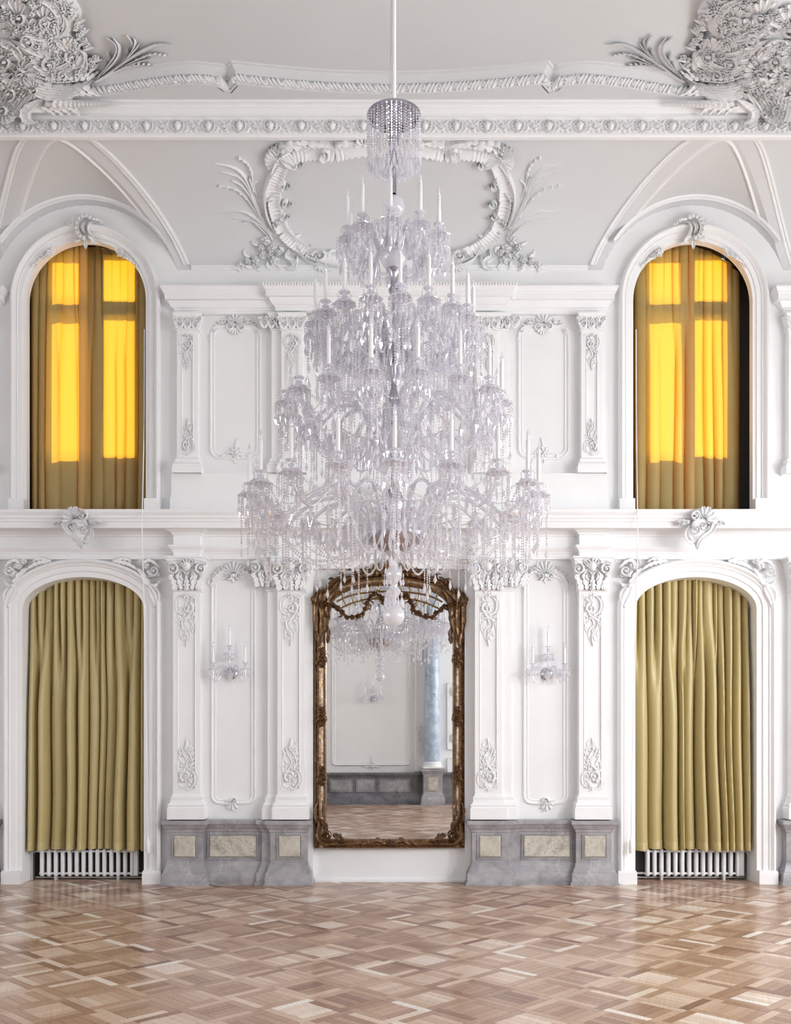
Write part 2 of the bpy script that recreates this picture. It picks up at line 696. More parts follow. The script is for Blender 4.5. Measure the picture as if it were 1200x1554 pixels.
mb = MB()          # the outside skin of the wall, pierced by the panes of the upper windows
YO = .34
PANES = [(-.42, -.09), (.09, .42)]
rows_z = [(4.40, 5.86), (6.01, 6.48)]
ol = [Vector((x, YO, z)) for x, z in ((-ROOMX - .5, -.2), (ROOMX + .5, -.2), (ROOMX + .5, 8.2), (-ROOMX - .5, 8.2))]
hl = []
for xc in (XW, -XW):
    for a, b in PANES:
        for c, d in rows_z:
            x0, x1 = xc + a, xc + b
            hl.append([Vector((x, YO, z)) for x, z in ((x0, c), (x1, c), (x1, d), (x0, d))])
loops = [ol] + hl
mb.add([v for l in loops for v in l], [tuple(t) for t in tessellate_polygon(loops)])
mb.build('outer_masonry', M_dark, wall_front, smooth=0)

# ---- side walls, back wall, floor slab
mb = MB()
mb.add([(-ROOMX, BACKY, 0), (ROOMX, BACKY, 0), (ROOMX, BACKY, 7.4), (-ROOMX, BACKY, 7.4)], [(0, 1, 2, 3)])
wall_back = mb.build('wall_back', M_wall, smooth=0, kind='structure')
tag(wall_back, 'plain white wall seen in the mirror with one large moulded panel')
for nm, x in (('wall_left', -ROOMX), ('wall_right', ROOMX)):
    mb = MB()
    mb.add([(x, BACKY, 0), (x, .34, 0), (x, .34, 7.8), (x, BACKY, 7.8)], [(0, 1, 2, 3)])
    o = mb.build(nm, M_wall, smooth=0, kind='structure')
    tag(o, 'white side wall of the ballroom beyond the frame on the ' + nm[5:])
mb = MB()
mb.box(-ROOMX, ROOMX, BACKY, .5, -.12, -.012)
floor = mb.build('floor', M_gap, smooth=0, kind='structure')
tag(floor, 'polished oak parquet floor laid in diagonal interlaced squares')

# ---- parquet: square cells turned 45 degrees, a four-strip pinwheel border round four planks
CELL, STRIP = .335, .056
stuff = MB()
stuff.tone = []
cands = []
for i in range(-26, 27):
    for j in range(-27, 27):
        u0, v0 = i * CELL, j * CELL
        cxx = (u0 + v0 + CELL) * sqrt(.5)
        cyy = (v0 - u0) * sqrt(.5) - 5.2
        if abs(cxx) > ROOMX - .3 or not (BACKY + .2 < cyy < .42):
            continue
        q = CELL - STRIP
        g = .0016
        alt = (i + j) % 2
        bl = [(0, q, 0, STRIP, 0), (q, CELL, 0, q, 1), (STRIP, CELL, q, CELL, 0), (0, STRIP, STRIP, CELL, 1)]
        w = (CELL - 2 * STRIP) / 4
        # planks in pairs or fours share a tone so that they read as one pale or dark square
        base = rng.random()
        for k in range(4):
            a, b = STRIP + k * w, STRIP + (k + 1) * w
            bl.append((a, b, STRIP, q, 1) if alt else (STRIP, q, a, b, 0))
        for n_, (a, b, c, d, dr) in enumerate(bl):
            if n_ < 4:
                tn = min(1, max(0, rng.gauss(.33 if (n_ + alt) % 2 else .52, .15)))
                if rng.random() < .035:
                    tn = .95
            else:
                tn = min(1, max(0, .22 + .62 * base ** 1.6 + rng.gauss(0, .06)))
            z = rng.uniform(-.0004, .0004)
            pts = []
            for (uu, vv) in ((a + g, c + g), (b - g, c + g), (b - g, d - g), (a + g, d - g)):
                pts.append(((u0 + uu + v0 + vv) * sqrt(.5), (v0 + vv - u0 - uu) * sqrt(.5) - 5.2))
            mx = sum(p[0] for p in pts) / 4
            my = sum(p[1] for p in pts) / 4
            vs = [(x, y, z) for x, y in pts] + [(x, y, -.012) for x, y in pts]
            fs = [(0, 1, 2, 3), (0, 4, 5, 1), (1, 5, 6, 2), (2, 6, 7, 3), (3, 7, 4, 0)]
            dist = my + DIST
            px = PX0 + (mx - CX) * F / dist if dist > .5 else 9999
            py = PY0 + EYE * F / dist if dist > .5 else 9999
            vis = -10 < px < 1210 and py < 1560
            big = (b - a) * (d - c) / dist ** 3 if vis else 0
            cands.append((big, vs, fs, (tn, rng.random(), float(dr), 1)))
cands.sort(key=lambda c: -c[0])
for n_, (big, vs, fs, tone) in enumerate(cands):
    if n_ < 300:
        m1 = MB()
        m1.add(vs, fs)
        m1.tone = [tone] * 5
        m1.build('parquet_board', M_wood, floor, smooth=0)
    else:
        stuff.add(vs, fs)
        stuff.tone += [tone] * 5
stuff.build('parquet_boards', M_wood, floor, smooth=0, kind='stuff')

# ---- ceiling: coffer with a moulded, broken border; cove; lunettes
LIP = [(-260, 147), (-60, 147), (120, 146.5), (170, 143.5), (230, 134), (290, 128), (332, 131.5)]
LIP2 = [(340, 137), (349, 139), (359, 127.5), (420, 134), (500, 140), (591, 143)]


def on_z(px, py, z):
    s = (z - EYE) / (PY0 - py)
    return (CX + (px - PX0) * s, -DIST + F * s)


half = [on_z(a, b, Z_SOFFIT) for a, b in cr(LIP, 26)] + [on_z(a, b, Z_SOFFIT) for a, b in LIP2[:3]] + \
       [on_z(a, b, Z_SOFFIT) for a, b in cr(LIP2[2:], 16)[1:]]
half[-1] = (0.0, half[-1][1])
lip = half + [(-x, y) for x, y in reversed(half[:-1])]
mb = MB()
nr = right_normals(lip)
inner = [(p[0] + n[0] * .085, p[1] + n[1] * .085) for p, n in zip(lip, nr)]
mb.grid([[(x, y, Z_CEIL), (x, y * .5 + BACKY * .5, Z_CEIL), (x, BACKY, Z_CEIL)] for x, y in lip])
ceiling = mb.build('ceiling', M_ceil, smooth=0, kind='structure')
tag(ceiling, 'pale plaster ceiling with moulded border and deep cove over the end wall')
mb = MB()
mb.box(-ROOMX - .5, ROOMX + .5, BACKY - .1, .6, 7.80, 7.95)  # unseen slab added over the ceiling to keep the sun out
mb.build('roof_slab', M_dark, ceiling, smooth=0)

mb = MB()
sweep(mb, lip, [(-.02, Z_SOFFIT), (.0, Z_SOFFIT), (.006, Z_SOFFIT + .008), (.006, 7.298), (.016, 7.302), (.02, 7.315), (.04, 7.33), (.058, 7.345), (.062, 7.355), (.078, 7.358), (.085, Z_CEIL)], plan)
mb.grid([[(x, y + .02, Z_SOFFIT), (x, -.9, Z_SOFFIT)] for x, y in lip])
border = mb.build('trim_1', M_ceil, smooth=30, kind='structure')
tag(border, 'curved and broken plaster border of the ceiling with leafy lower edge')
# leaves along the lip
mb = MB()
acc, k = 0.0, 0
for (a, b), (c, d) in zip(lip, lip[1:]):
    seg = sqrt((c - a) ** 2 + (d - b) ** 2)
    if max(abs(a), abs(c)) > 3.5:
        continue
    nx, ny = (d - b) / seg, -(c - a) / seg
    m = max(1, round(seg / .034))
    for i in range(m):
        t = (i + .5) / m
        x, y = a + (c - a) * t, b + (d - b) * t
        tx, ty = (c - a) / seg, (d - b) / seg
        M = lambda u, v, h, x=x, y=y, nx=nx, ny=ny, tx=tx, ty=ty: Vector((x + tx * u + nx * (.006 + h), y + ty * u + ny * (.006 + h), Z_SOFFIT - v))
        sg = 1 if (x > 0) else -1
        if k % 4 == 3:
            flower(mb, M, 0, -.04, .028, .034, 5)
        else:
            stroke(mb, M, [(.026 * sg, -.078), (.006 * sg, -.045), (-.028 * sg, -.004)], .034, .034, 'leaf', 'both', n=5)
        k += 1
mb.build('leaf_moulding', M_stucco, border, smooth=60, kind='stuff')

# upper cornice
mb = MB()
prof = [(.94, 6.955), (.985, 6.955), (1.0, 6.97), (1.0, 6.985), (.992, 6.99), (.992, 7.105), (1.0, 7.112), (1.0, 7.122), (1.03, 7.128), (1.03, 7.145), (1.05, 7.165), (1.075, 7.18), (1.08, 7.195), (1.11, 7.20), (1.115, Z_SOFFIT), (.9, Z_SOFFIT)]
mb.grid([[(x, -d, z) for d, z in prof] for x in (-ROOMX, ROOMX)])
cornice = mb.build('trim_2', M_stucco, smooth=30, kind='structure')
tag(cornice, 'long plaster cornice with a frieze of oval medallions below the ceiling')
zf = 7.047


def fm(u, v, h):
    return Vector((u, -.992 - h, zf - v))


m1 = MB()
dome(m1, fm, 0, 0, .030, .05, 10, .046)
fan(m1, fm, 0, .01, .004, .038, -150, -30, 5, .055)
for k in range(14):
    a = 2 * pi * k / 14
    dome(m1, fm, .043 * cos(a), .056 * sin(a), .0095, .026, 5)
for sg in (-1, 1):
    stroke(m1, fm, [(sg * .018, -.056), (sg * .05, -.03), (sg * .05, .03), (sg * .018, .056)], .014, .026, 'tube', 'both')
med = m1.build('medallion', M_stucco, cornice, smooth=60)
m1 = MB()
flower(m1, fm, 0, 0, .024, .03, 4, pi / 4)
for sx in (-1, 1):
    for sy in (-1, 1):
        stroke(m1, fm, [(sx * .10, sy * .05), (sx * .065, sy * .046), (sx * .045, sy * .018), (0, sy * .036)], .013, .024, 'tube', 'both')
        dome(m1, fm, sx * .025, sy * .048, .012, .022, 5)
    dome(m1, fm, sx * .055, 0, .010, .02, 5)
loz = m1.build('lozenge', M_stucco, cornice, smooth=60)
pitch = 46.85 / 166.4
for k in range(-16, 17):
    x = (590 + 7.0 - PX0) / 166.4 + k * pitch
    if abs(x) > 3.9:
        continue
    for src, dx in ((med, 0), (loz, pitch / 2)):
        o = src if (k == 0) else src.copy()
        if k != 0:
            COL.objects.link(o)
        o.location.x = x + dx

# cove and lunettes
mb = MB()
ts = [COVE_A * (1 - cos(COVE_TH * i / 44)) / (1 - cos(COVE_TH)) for i in range(45)]
cols = ([], [], [])
for t in ts:
    z = cove_z(t)
    w = groin_w(t) if t > 0 else .97 * cos(PHI0)
    for k, (a, b) in enumerate(((-ROOMX, XW - w), (XW + w, -XW - w), (-XW + w, ROOMX))):
        cols[k].append([(a + (b - a) * q / 6, -t, z) for q in range(7)])
for c in cols:
    mb.grid(c)
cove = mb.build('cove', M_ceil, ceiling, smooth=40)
lun = MB()
for i in range(57):
    pass
rows = []
for i in range(57):
    ph = PHI0 + (pi - 2 * PHI0) * i / 56
    tg = groin_t(ph)
    rows.append([(XW + lun_r(tg * q / 6) * cos(ph), -tg * q / 6, WZC + lun_r(tg * q / 6) * sin(ph)) for q in range(7)])
lun.grid(rows)
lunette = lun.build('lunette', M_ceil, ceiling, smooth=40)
mld = MB()


def cove_frame(t):
    e = .004
    a, b = max(0, t - e), min(COVE_A, t + e)
    return Vector((0, -(cove_z(b) - cove_z(a)), -(b - a))).normalized()


for sg in (1, -1):
    rows = []
    for i in range(2, 44):
        t = ts[i]
        off = .105 + .10 * (i / 44) ** 2
        nn = cove_frame(t)
        rows.append([Vector((XW + sg * (groin_w(t) + off + o), -t, cove_z(t))) + nn * h for o, h in ((-.03, -.002), (-.026, .012), (-.014, .016), (-.004, .006), (.006, .006), (.014, .022), (.034, .022), (.042, -.002))])
    mld.grid(rows)
    # panel moulding on the lunette
    rows = []
    for i in range(30):
        ph = (pi / 2 if i == 0 else pi / 2 - sg * (pi / 2 - PHI0) * (i / 29) ** 1.15 * .93)
        tg = groin_t(ph)
        tt = tg - .035 - .10 * (i / 29) ** .7
        if tt < .13:
            break
        q = 1 / max(.3, 1)
        def lp(t2, h, ph=ph):
            r = lun_r(t2) - h
            return Vector((XW + r * cos(ph), -t2, WZC + r * sin(ph)))
        wd = .022
        rows.append([lp(tt - wd, -.002), lp(tt - wd * .8, .014), lp(tt, .018), lp(tt + wd * .5, .006), lp(tt + wd, -.002)])
    mld.grid(rows)
rows = []
for i in range(41):
    ph = radians(33) + (pi - 2 * radians(33)) * i / 40
    rows.append([Vector((XW + (lun_r(t2) - h) * cos(ph), -t2, WZC + (lun_r(t2) - h) * sin(ph))) for t2, h in ((.095, -.002), (.10, .012), (.115, .016), (.125, .006), (.135, .006), (.14, .018), (.155, .018), (.165, -.002))])
mld.grid(rows)
mld.build('lunette_moulding', M_stucco, lunette, smooth=40)
flip(lunette, ceiling)
mb = MB()           # flat band and bead at the foot of the cove
sweep(mb, [(XW + .97 * cos(PHI0) + .14, COVE_Z + .02), (-XW - .97 * cos(PHI0) - .14, COVE_Z + .02)], [(.02, 0), (.018, .012), (.006, .016), (-.004, .006), (-.012, .02), (-.024, .02), (-.03, 0)], onwall)
mb.build('cove_bead', M_stucco, ceiling, smooth=30)


def cove_pt(px, py, h):
    """Where the ray of (px, py) meets the cove, h metres proud of it."""
    lo, hi = 0.0, COVE_A
    for _ in range(30):
        t = (lo + hi) / 2
        z = EYE + (PY0 - py) * (DIST - t) / F
        if z > cove_z(t):
            lo = t
        else:
            hi = t
    t = (lo + hi) / 2
    return P(px, py, t) + cove_frame(t) * h


# ---- door and window surrounds
def surround(path, prof, name, parent, m=M_stucco):
    k = MB()
    sweep(k, path, [(-o, d) for o, d in prof], onwall)
    return k.build(name, m, parent, smooth=30)


DPROF = [(0, 0), (0, .022), (.05, .026), (.055, .042), (.062, .046), (.105, .048), (.112, .062), (.12, .066), (.128, .056), (.137, .075), (.152, .088), (.162, .086), (.168, .07), (.176, .066), (.178, 0)]
WPROF = [(0, 0), (0, .018), (.03, .022), (.034, .036), (.042, .038), (.075, .042), (.082, .058), (.09, .05), (.105, .072), (.118, .088), (.128, .092), (.136, .08), (.14, .084), (.148, .07), (.15, 0)]


def door(n):
    d = empty('door_%d' % n, (XD, 0, 0))
    path = arch_path(XD, DH, 0, DZS, DB, 28)
    surround(path, DPROF, 'surround', d)
    k = MB()
    sweep(k, path, [(0, 0), (0, -.34)], onwall)
    k.build('reveal', M_wall, d, smooth=40)
    k = MB()
    k.add([(XD - DH - .05, .335, 0), (XD + DH + .05, .335, 0), (XD + DH + .05, .335, 3.2), (XD - DH - .05, .335, 3.2)], [(0, 1, 2, 3)])
    k.box(XD - .55, XD - .015, .30, .333, .02, 3.0)
    k.box(XD + .015, XD + .55, .30, .333, .02, 3.0)
    k.build('door_leaf', M_dark, d, smooth=0)
    for sg in (-1, 1):
        k = MB()
        x0, x1 = sorted((XD + sg * DH, XD + sg * (DH + .19)))
        k.box(x0, x1, -.098, 0, 0, .12)
        k.box(x0 + .005, x1 - .005, -.09, 0, .12, .135)
        k.build('plinth_block', M_stucco, d, smooth=0)
    d['kind'] = 'structure'
    return d


def window(n):
    d = empty('window_%d' % n, (XW, 0, WZ0))
    path = arch_path(XW, WR, WZ0, WZC, WR, 32)
    surround(path, WPROF, 'surround', d)
    k = MB()
    sweep(k, path, [(0, 0), (0, -.07)], onwall)
    k.build('reveal', M_wall, d, smooth=40)
    for sg in (-1, 1):
        k = MB()
        x0, x1 = sorted((XW + sg * WR, XW + sg * (WR + .155)))
        k.box(x0, x1, -.098, 0, WZ0, 3.87)
        k.build('plinth_block', M_stucco, d, smooth=0)
    k = MB()
    X = XW
    xs = [X - .52, X - .42, X - .09, X + .09, X + .42, X + .52]
    zs = [3.75, 4.40, 5.86, 6.01, 6.48, 6.62]
    for i in (0, 2, 4):
        k.box(xs[i], xs[i + 1], .27, .33, zs[0], zs[-1])
    for i in (0, 2, 4):
        k.box(xs[0], xs[-1], .275, .325, zs[i], zs[i + 1])
    k.build('window_frame', M_frame, d, smooth=0)
    for a, b in PANES:
        for c, e in rows_z:
            k = MB()
            k.box(X + a, X + b, .299, .303, c, e)
            k.build('pane', M_pane, d, smooth=0)
    d['kind'] = 'structure'
    return d


door_1, window_1 = door(1), window(1)

# ---- marble dado
L_ = [(PX(257), 0), (PX(254, .12), -.12), (PX(308, .12), -.12), (PX(310, .05), -.05), (PX(398, .05), -.05), (PX(399, .085), -.085), (PX(411, .085), -.085), (PX(412, .13), -.13), (PX(466, .13), -.13), (PX(470), 0), (PX(470), .08)]
L_[0] = (L_[1][0], 0)
L_[3] = (L_[2][0], -.05)
L_[5] = (L_[4][0], -.085)
L_[7] = (L_[6][0], -.13)
L_[9] = (L_[8][0], .0)
L_[10] = (L_[8][0], .08)
DADO = [(.064, 0), (.064, .022), (.05, .03), (.048, .112), (.042, .125), (.034, .13), (.03, .15), (.010, .19), (.008, .215), (0, .225), (0, .525), (.010, .53), (.010, .548), (.03, .575), (.04, .60), (.052, .606), (.052, .645), (-.03, .648)]


def marble_panel(name, a, b, parent, d, top=1265.5, bot=1303.5):
    x0, x1, z0, z1 = PX(a, d), PX(b, d), PZ(bot, d), PZ(top, d)
    k = MB()
    rs = []
    for i, h in ((0, .001), (0, .012), (.008, .012), (.014, .004), (.016, .004), (.03, .020)):
        rs.append([(x0 + i, -d - h, z0 + i), (x1 - i, -d - h, z0 + i), (x1 - i, -d - h, z1 - i), (x0 + i, -d - h, z1 - i)])
    k.grid(rs[:4], cv=True)
    fr = k.build('panel_frame', M_marble, parent, smooth=0)
    k = MB()
    k.grid(rs[4:], cv=True, capb=True)
    k.build(name, M_panel, fr, smooth=0, label='veined beige marble panel')


mb = MB()
sweep(mb, L_, DADO, plan)
dado_l = mb.build('baseboard_left', M_marble, smooth=25, kind='structure')
tag(dado_l, 'grey marble dado with three beige inset panels, left of the gilt mirror')
marble_panel('marble_panel', 261, 299, dado_l, .12)
marble_panel('marble_panel', 315, 391, dado_l, .05)
marble_panel('marble_panel', 420, 458, dado_l, .13)
dado_r = flip(dado_l)
dado_r.name = 'baseboard_right'
tag(dado_r, 'grey marble dado with three beige inset panels, right of the gilt mirror')
# first pedestals of the neighbouring bays, at the very edges of the frame
mb = MB()
sweep(mb, [(2 * XD - L_[2][0], -.05), (2 * XD - L_[2][0], -.12), (2 * XD - L_[1][0], -.12), (2 * XD - L_[1][0], 0)], DADO, plan)
e_l = mb.build('baseboard_end_left', M_marble, smooth=25, kind='structure')
tag(e_l, 'end of the grey marble dado beyond the left doorway')
e_r = flip(e_l)
e_r.name = 'baseboard_end_right'
tag(e_r, 'end of the grey marble dado with brownish panel beyond the right doorway')

# ---- entablatures and the ledge
mb = MB()
prof = [(0, 3.54), (.26, 3.54), (.26, 3.595), (.272, 3.605), (.272, 3.625), (.285, 3.635), (.285, 3.66), (.30, 3.672), (.31, 3.69), (.31, 3.714), (-.0, 3.72)]
mb.grid([[(x, -d, z) for d, z in prof] for x in (-ROOMX, ROOMX)])
ledge = mb.build('trim_3', M_stucco, smooth=25, kind='structure')
tag(ledge, 'broad white ledge running across the wall under the upper windows')
E = [(-ROOMX, -.03), (PX(263, .14), -.03), (PX(263, .14), -.14), (PX(303, .14), -.14), (PX(303, .14), -.03), (PX(405, .09), -.03), (PX(405, .09), -.085), (PX(421, .14), -.085), (PX(421, .14), -.14), (PX(462, .14), -.14), (PX(462, .14), -.03)]
E = E + [(-x, y) for x, y in reversed(E)]
ENT = [(-.03, 3.268), (.004, 3.268), (.004, 3.278), (0, 3.28), (0, 3.322), (.008, 3.326), (.012, 3.34), (.03, 3.36), (.04, 3.372), (.044, 3.39), (0, 3.395), (0, 3.495), (.010, 3.498), (.02, 3.515), (.05, 3.53), (.072, 3.54)]
mb = MB()
sweep(mb, E, ENT, plan)
trim4 = mb.build('trim_4', M_stucco, smooth=25, kind='structure')
tag(trim4, 'white entablature below the ledge breaking forward over each lower pilaster')
UE = [(PX(267), 0), (PX(267), -.05), (PX(418, .13), -.05), (PX(418, .13), -.13)]
UE = UE + [(-x, y) for x, y in reversed(UE)]
UPROF = [(-.05, 5.735), (.004, 5.735), (.004, 5.745), (0, 5.748), (0, 5.765), (.01, 5.77), (.012, 5.782), (.03, 5.792), (.055, 5.83), (.06, 5.845), (.085, 5.85), (.088, 5.905), (.098, 5.912), (.10, 5.925), (.115, 5.945), (.122, 5.958), (.122, 5.972), (-.1, 5.975)]
mb = MB()
sweep(mb, UE, UPROF, plan)
trim5 = mb.build('trim_5', M_stucco, smooth=25, kind='structure')
tag(trim5, 'upper white entablature between the two tall windows with forward centre')
m1 = MB()
dome(m1, lambda u, v, h: Vector((u, -.13 - .122 - h, 5.953 - v)), 0, 0, .011, .014, 6, .019)
egg = m1.build('egg', M_stucco, trim5, smooth=60)
n_egg = 88
for k in range(n_egg):
    o = egg if k == 0 else egg.copy()
    if k:
        COL.objects.link(o)
    o.location.x = UE[3][0] - .11 + (-2 * UE[3][0] + .22) * k / (n_egg - 1)
mb = MB()
sweep(mb, [(2 * XW - UE[1][0] - .6, -.05), (2 * XW - UE[1][0], -.05), (2 * XW - UE[1][0], 0)], UPROF, plan)
o = mb.build('trim_6', M_stucco, smooth=25, kind='structure')
tag(o, 'end of the upper entablature beyond the left window')
o = flip(o)
o.name = 'trim_7'
tag(o, 'end of the upper entablature beyond the right window')
mb = MB()           # plinth course above the ledge
x0 = PX(260, .09)
mb.box(x0, -x0, -.09, 0, 3.71, PZ(718, .09))
mb.box(x0 - .012, -x0 + .012, -.105, 0, 3.71, PZ(754, .1))
mb.build('plinth_course', M_stucco, wall_front, smooth=0)

# ================================================================== STUCCO ON THE WALL
def slab_panel(mb, x0, x1, z0, z1, d0, d1, ins=None, rec=.014):
    """A shaft standing d1 proud of the wall with a sunk panel in its face."""
    y = -d1
    mb.add([(x0, -d0, z0), (x0, y, z0), (x0, y, z1), (x0, -d0, z1), (x1, -d0, z0), (x1, y, z0), (x1, y, z1), (x1, -d0, z1)],
           [(0, 1, 2, 3), (5, 4, 7, 6)])
    if not ins:
        mb.add([(x0, y, z0), (x1, y, z0), (x1, y, z1), (x0, y, z1)], [(0, 1, 2, 3)])
        return
    rs = []
    for (a, b, c, e), h in ((( x0, x1, z0, z1), 0), (ins, 0), ((ins[0] + .006, ins[1] - .006, ins[2] + .006, ins[3] - .006), -.006), ((ins[0] + .012, ins[1] - .012, ins[2] + .012, ins[3] - .012), rec)):
        rs.append([(a, y + h, c), (b, y + h, c), (b, y + h, e), (a, y + h, e)])
    mb.grid(rs, cv=True, capb=True)


def drop_ornament(mb, M, var=0):
    """Rocaille pendant: C-scroll, crest and a twisting tail, about 30 wide and 78 tall."""
    volute(mb, M, 2, 18, 9, 5.5, .03, -1.2, 1, 1.3)
    stroke(mb, M, [(-3, 30), (-13, 22), (-14, 8), (-5, -1)], 6, .026, 'groove', 'both', n=9)
    stroke(mb, M, [(-13, 10), (-15, 3), (-9, -2)], 5, .022)
    stroke(mb, M, [(4, -2), (12, 0), (15, 9), (13, 20)], 6, .024, 'groove', 'taper', lobes=4)
    flower(mb, M, -1, -2, 5.5, .026)
    stroke(mb, M, [(9, 24), (14, 30), (11, 42), (4, 50)], 5.5, .022, lobes=3)
    stroke(mb, M, [(10, 20), (2, 31), (-8, 38), (-5, 50), (1, 60), (-1, 76)], 5, .026, 'ridge', 'thin', n=14)
    stroke(mb, M, [(-6, 34), (-13, 40), (-10, 52)], 4.5, .02, lobes=3)
    stroke(mb, M, [(4, 36), (11, 47), (5, 60)], 4.5, .02)
    stroke(mb, M, [(-6, 48), (-9, 58), (-3, 66)], 4, .018)
    stroke(mb, M, [(0, 44), (6, 56), (3, 70)], 3.6, .018)
    stroke(mb, M, [(2, 30), (-2, 42), (5, 54)], 4, .024)
    for u, v in ((-10, 30), (8, 33), (-4, 57), (12, 14), (-14, 16)):
        dome(mb, M, u, v, 2.2, .018, 5)
    q = random.Random(21 + var)
    for i in range(30):
        v = q.uniform(-2, 64)
        w = 14.5 * (1 - max(0, v - 34) / 46)
        u = q.uniform(-w, w)
        a = pi / 2 + q.uniform(-1.0, 1.0)
        l = q.uniform(6, 11)
        stroke(mb, M, [(u, v), (u + .5 * l * cos(a), v + .5 * l * sin(a)), (u + l * cos(a + .5), v + l * sin(a + .5))], q.uniform(3, 4.6), q.uniform(.018, .032), lobes=q.choice((0, 2, 3)))
    if var:
        flower(mb, M, -4, 44, 5, .022)
        stroke(mb, M, [(-2, 60), (-8, 66), (-5, 74)], 3.4, .016)


def lower_capital(mb, M):
    """Composite capital, origin at the middle of the abacus top, v down, about 64 wide and 52 tall."""
    for sg in (-1, 1):
        volute(mb, M, sg * 21.5, 18, 10, 5.5, .05, (0 if sg > 0 else pi) - sg * .9, -sg, 1.5)
        stroke(mb, M, [(sg * 4, 16), (sg * 10, 9), (sg * 20, 7.5), (sg * 30, 12)], 5.5, .045, 'groove', 'bar', n=8)
        stroke(mb, M, [(sg * 22, 27), (sg * 26, 31), (sg * 22, 34)], 5, .04, lobes=2)
        stroke(mb, M, [(sg * 15, 50), (sg * 19, 40), (sg * 23, 31), (sg * 19, 25)], 10, .035, lobes=4)
        stroke(mb, M, [(sg * 8, 50), (sg * 10, 40), (sg * 13, 28), (sg * 8, 22)], 9, .042, lobes=4)
        stroke(mb, M, [(sg * 18, 51), (sg * 20, 45), (sg * 16, 38)], 6, .04, lobes=2)
        stroke(mb, M, [(sg * 5, 36), (sg * 9, 30), (sg * 6, 22)], 4.5, .052)
        stroke(mb, M, [(sg * 9, 18), (sg * 11, 6), (sg * 3, 1)], 4.5, .05, 'groove', 'both')
    stroke(mb, M, [(0, 51), (0, 40), (0, 27)], 12, .045, lobes=4)
    stroke(mb, M, [(0, 50), (0, 42), (0, 34)], 5, .055, 'ridge')
    dome(mb, M, 0, 13, 7, .05, 9, 9)
    fan(mb, M, 0, 14, 2, 12, -150, -30, 5, .06)
    stroke(mb, M, [(-5, 22), (0, 26), (5, 22)], 4, .055, 'tube', 'both')
    flower(mb, M, 0, 3, 5, .055)


def upper_capital(mb, M):
    """Lower leafy capital, about 40 wide and 28 tall."""
    for u in (-12, 0, 12):
        volute(mb, M, u, 19, 5.2, 3.2, .03, -.6, 1 if u <= 0 else -1, 1.3)
        stroke(mb, M, [(u, 28), (u - 5, 20), (u - 2, 10)], 5, .025, lobes=3)
        stroke(mb, M, [(u, 28), (u + 5, 20), (u + 3, 10)], 5, .025, lobes=3)
    for u in (-18, -9, 0, 9, 18):
        flower(mb, M, u, 10.5, 4.6, .034, 5)
    for sg in (-1, 1):
        stroke(mb, M, [(sg * 15, 26), (sg * 18, 18), (sg * 21, 9)], 6, .03, lobes=3)
        dome(mb, M, sg * 21, 10, 3, .04, 6)


def rise(M):
    return lambda u, v, h: M(u, -v, h)


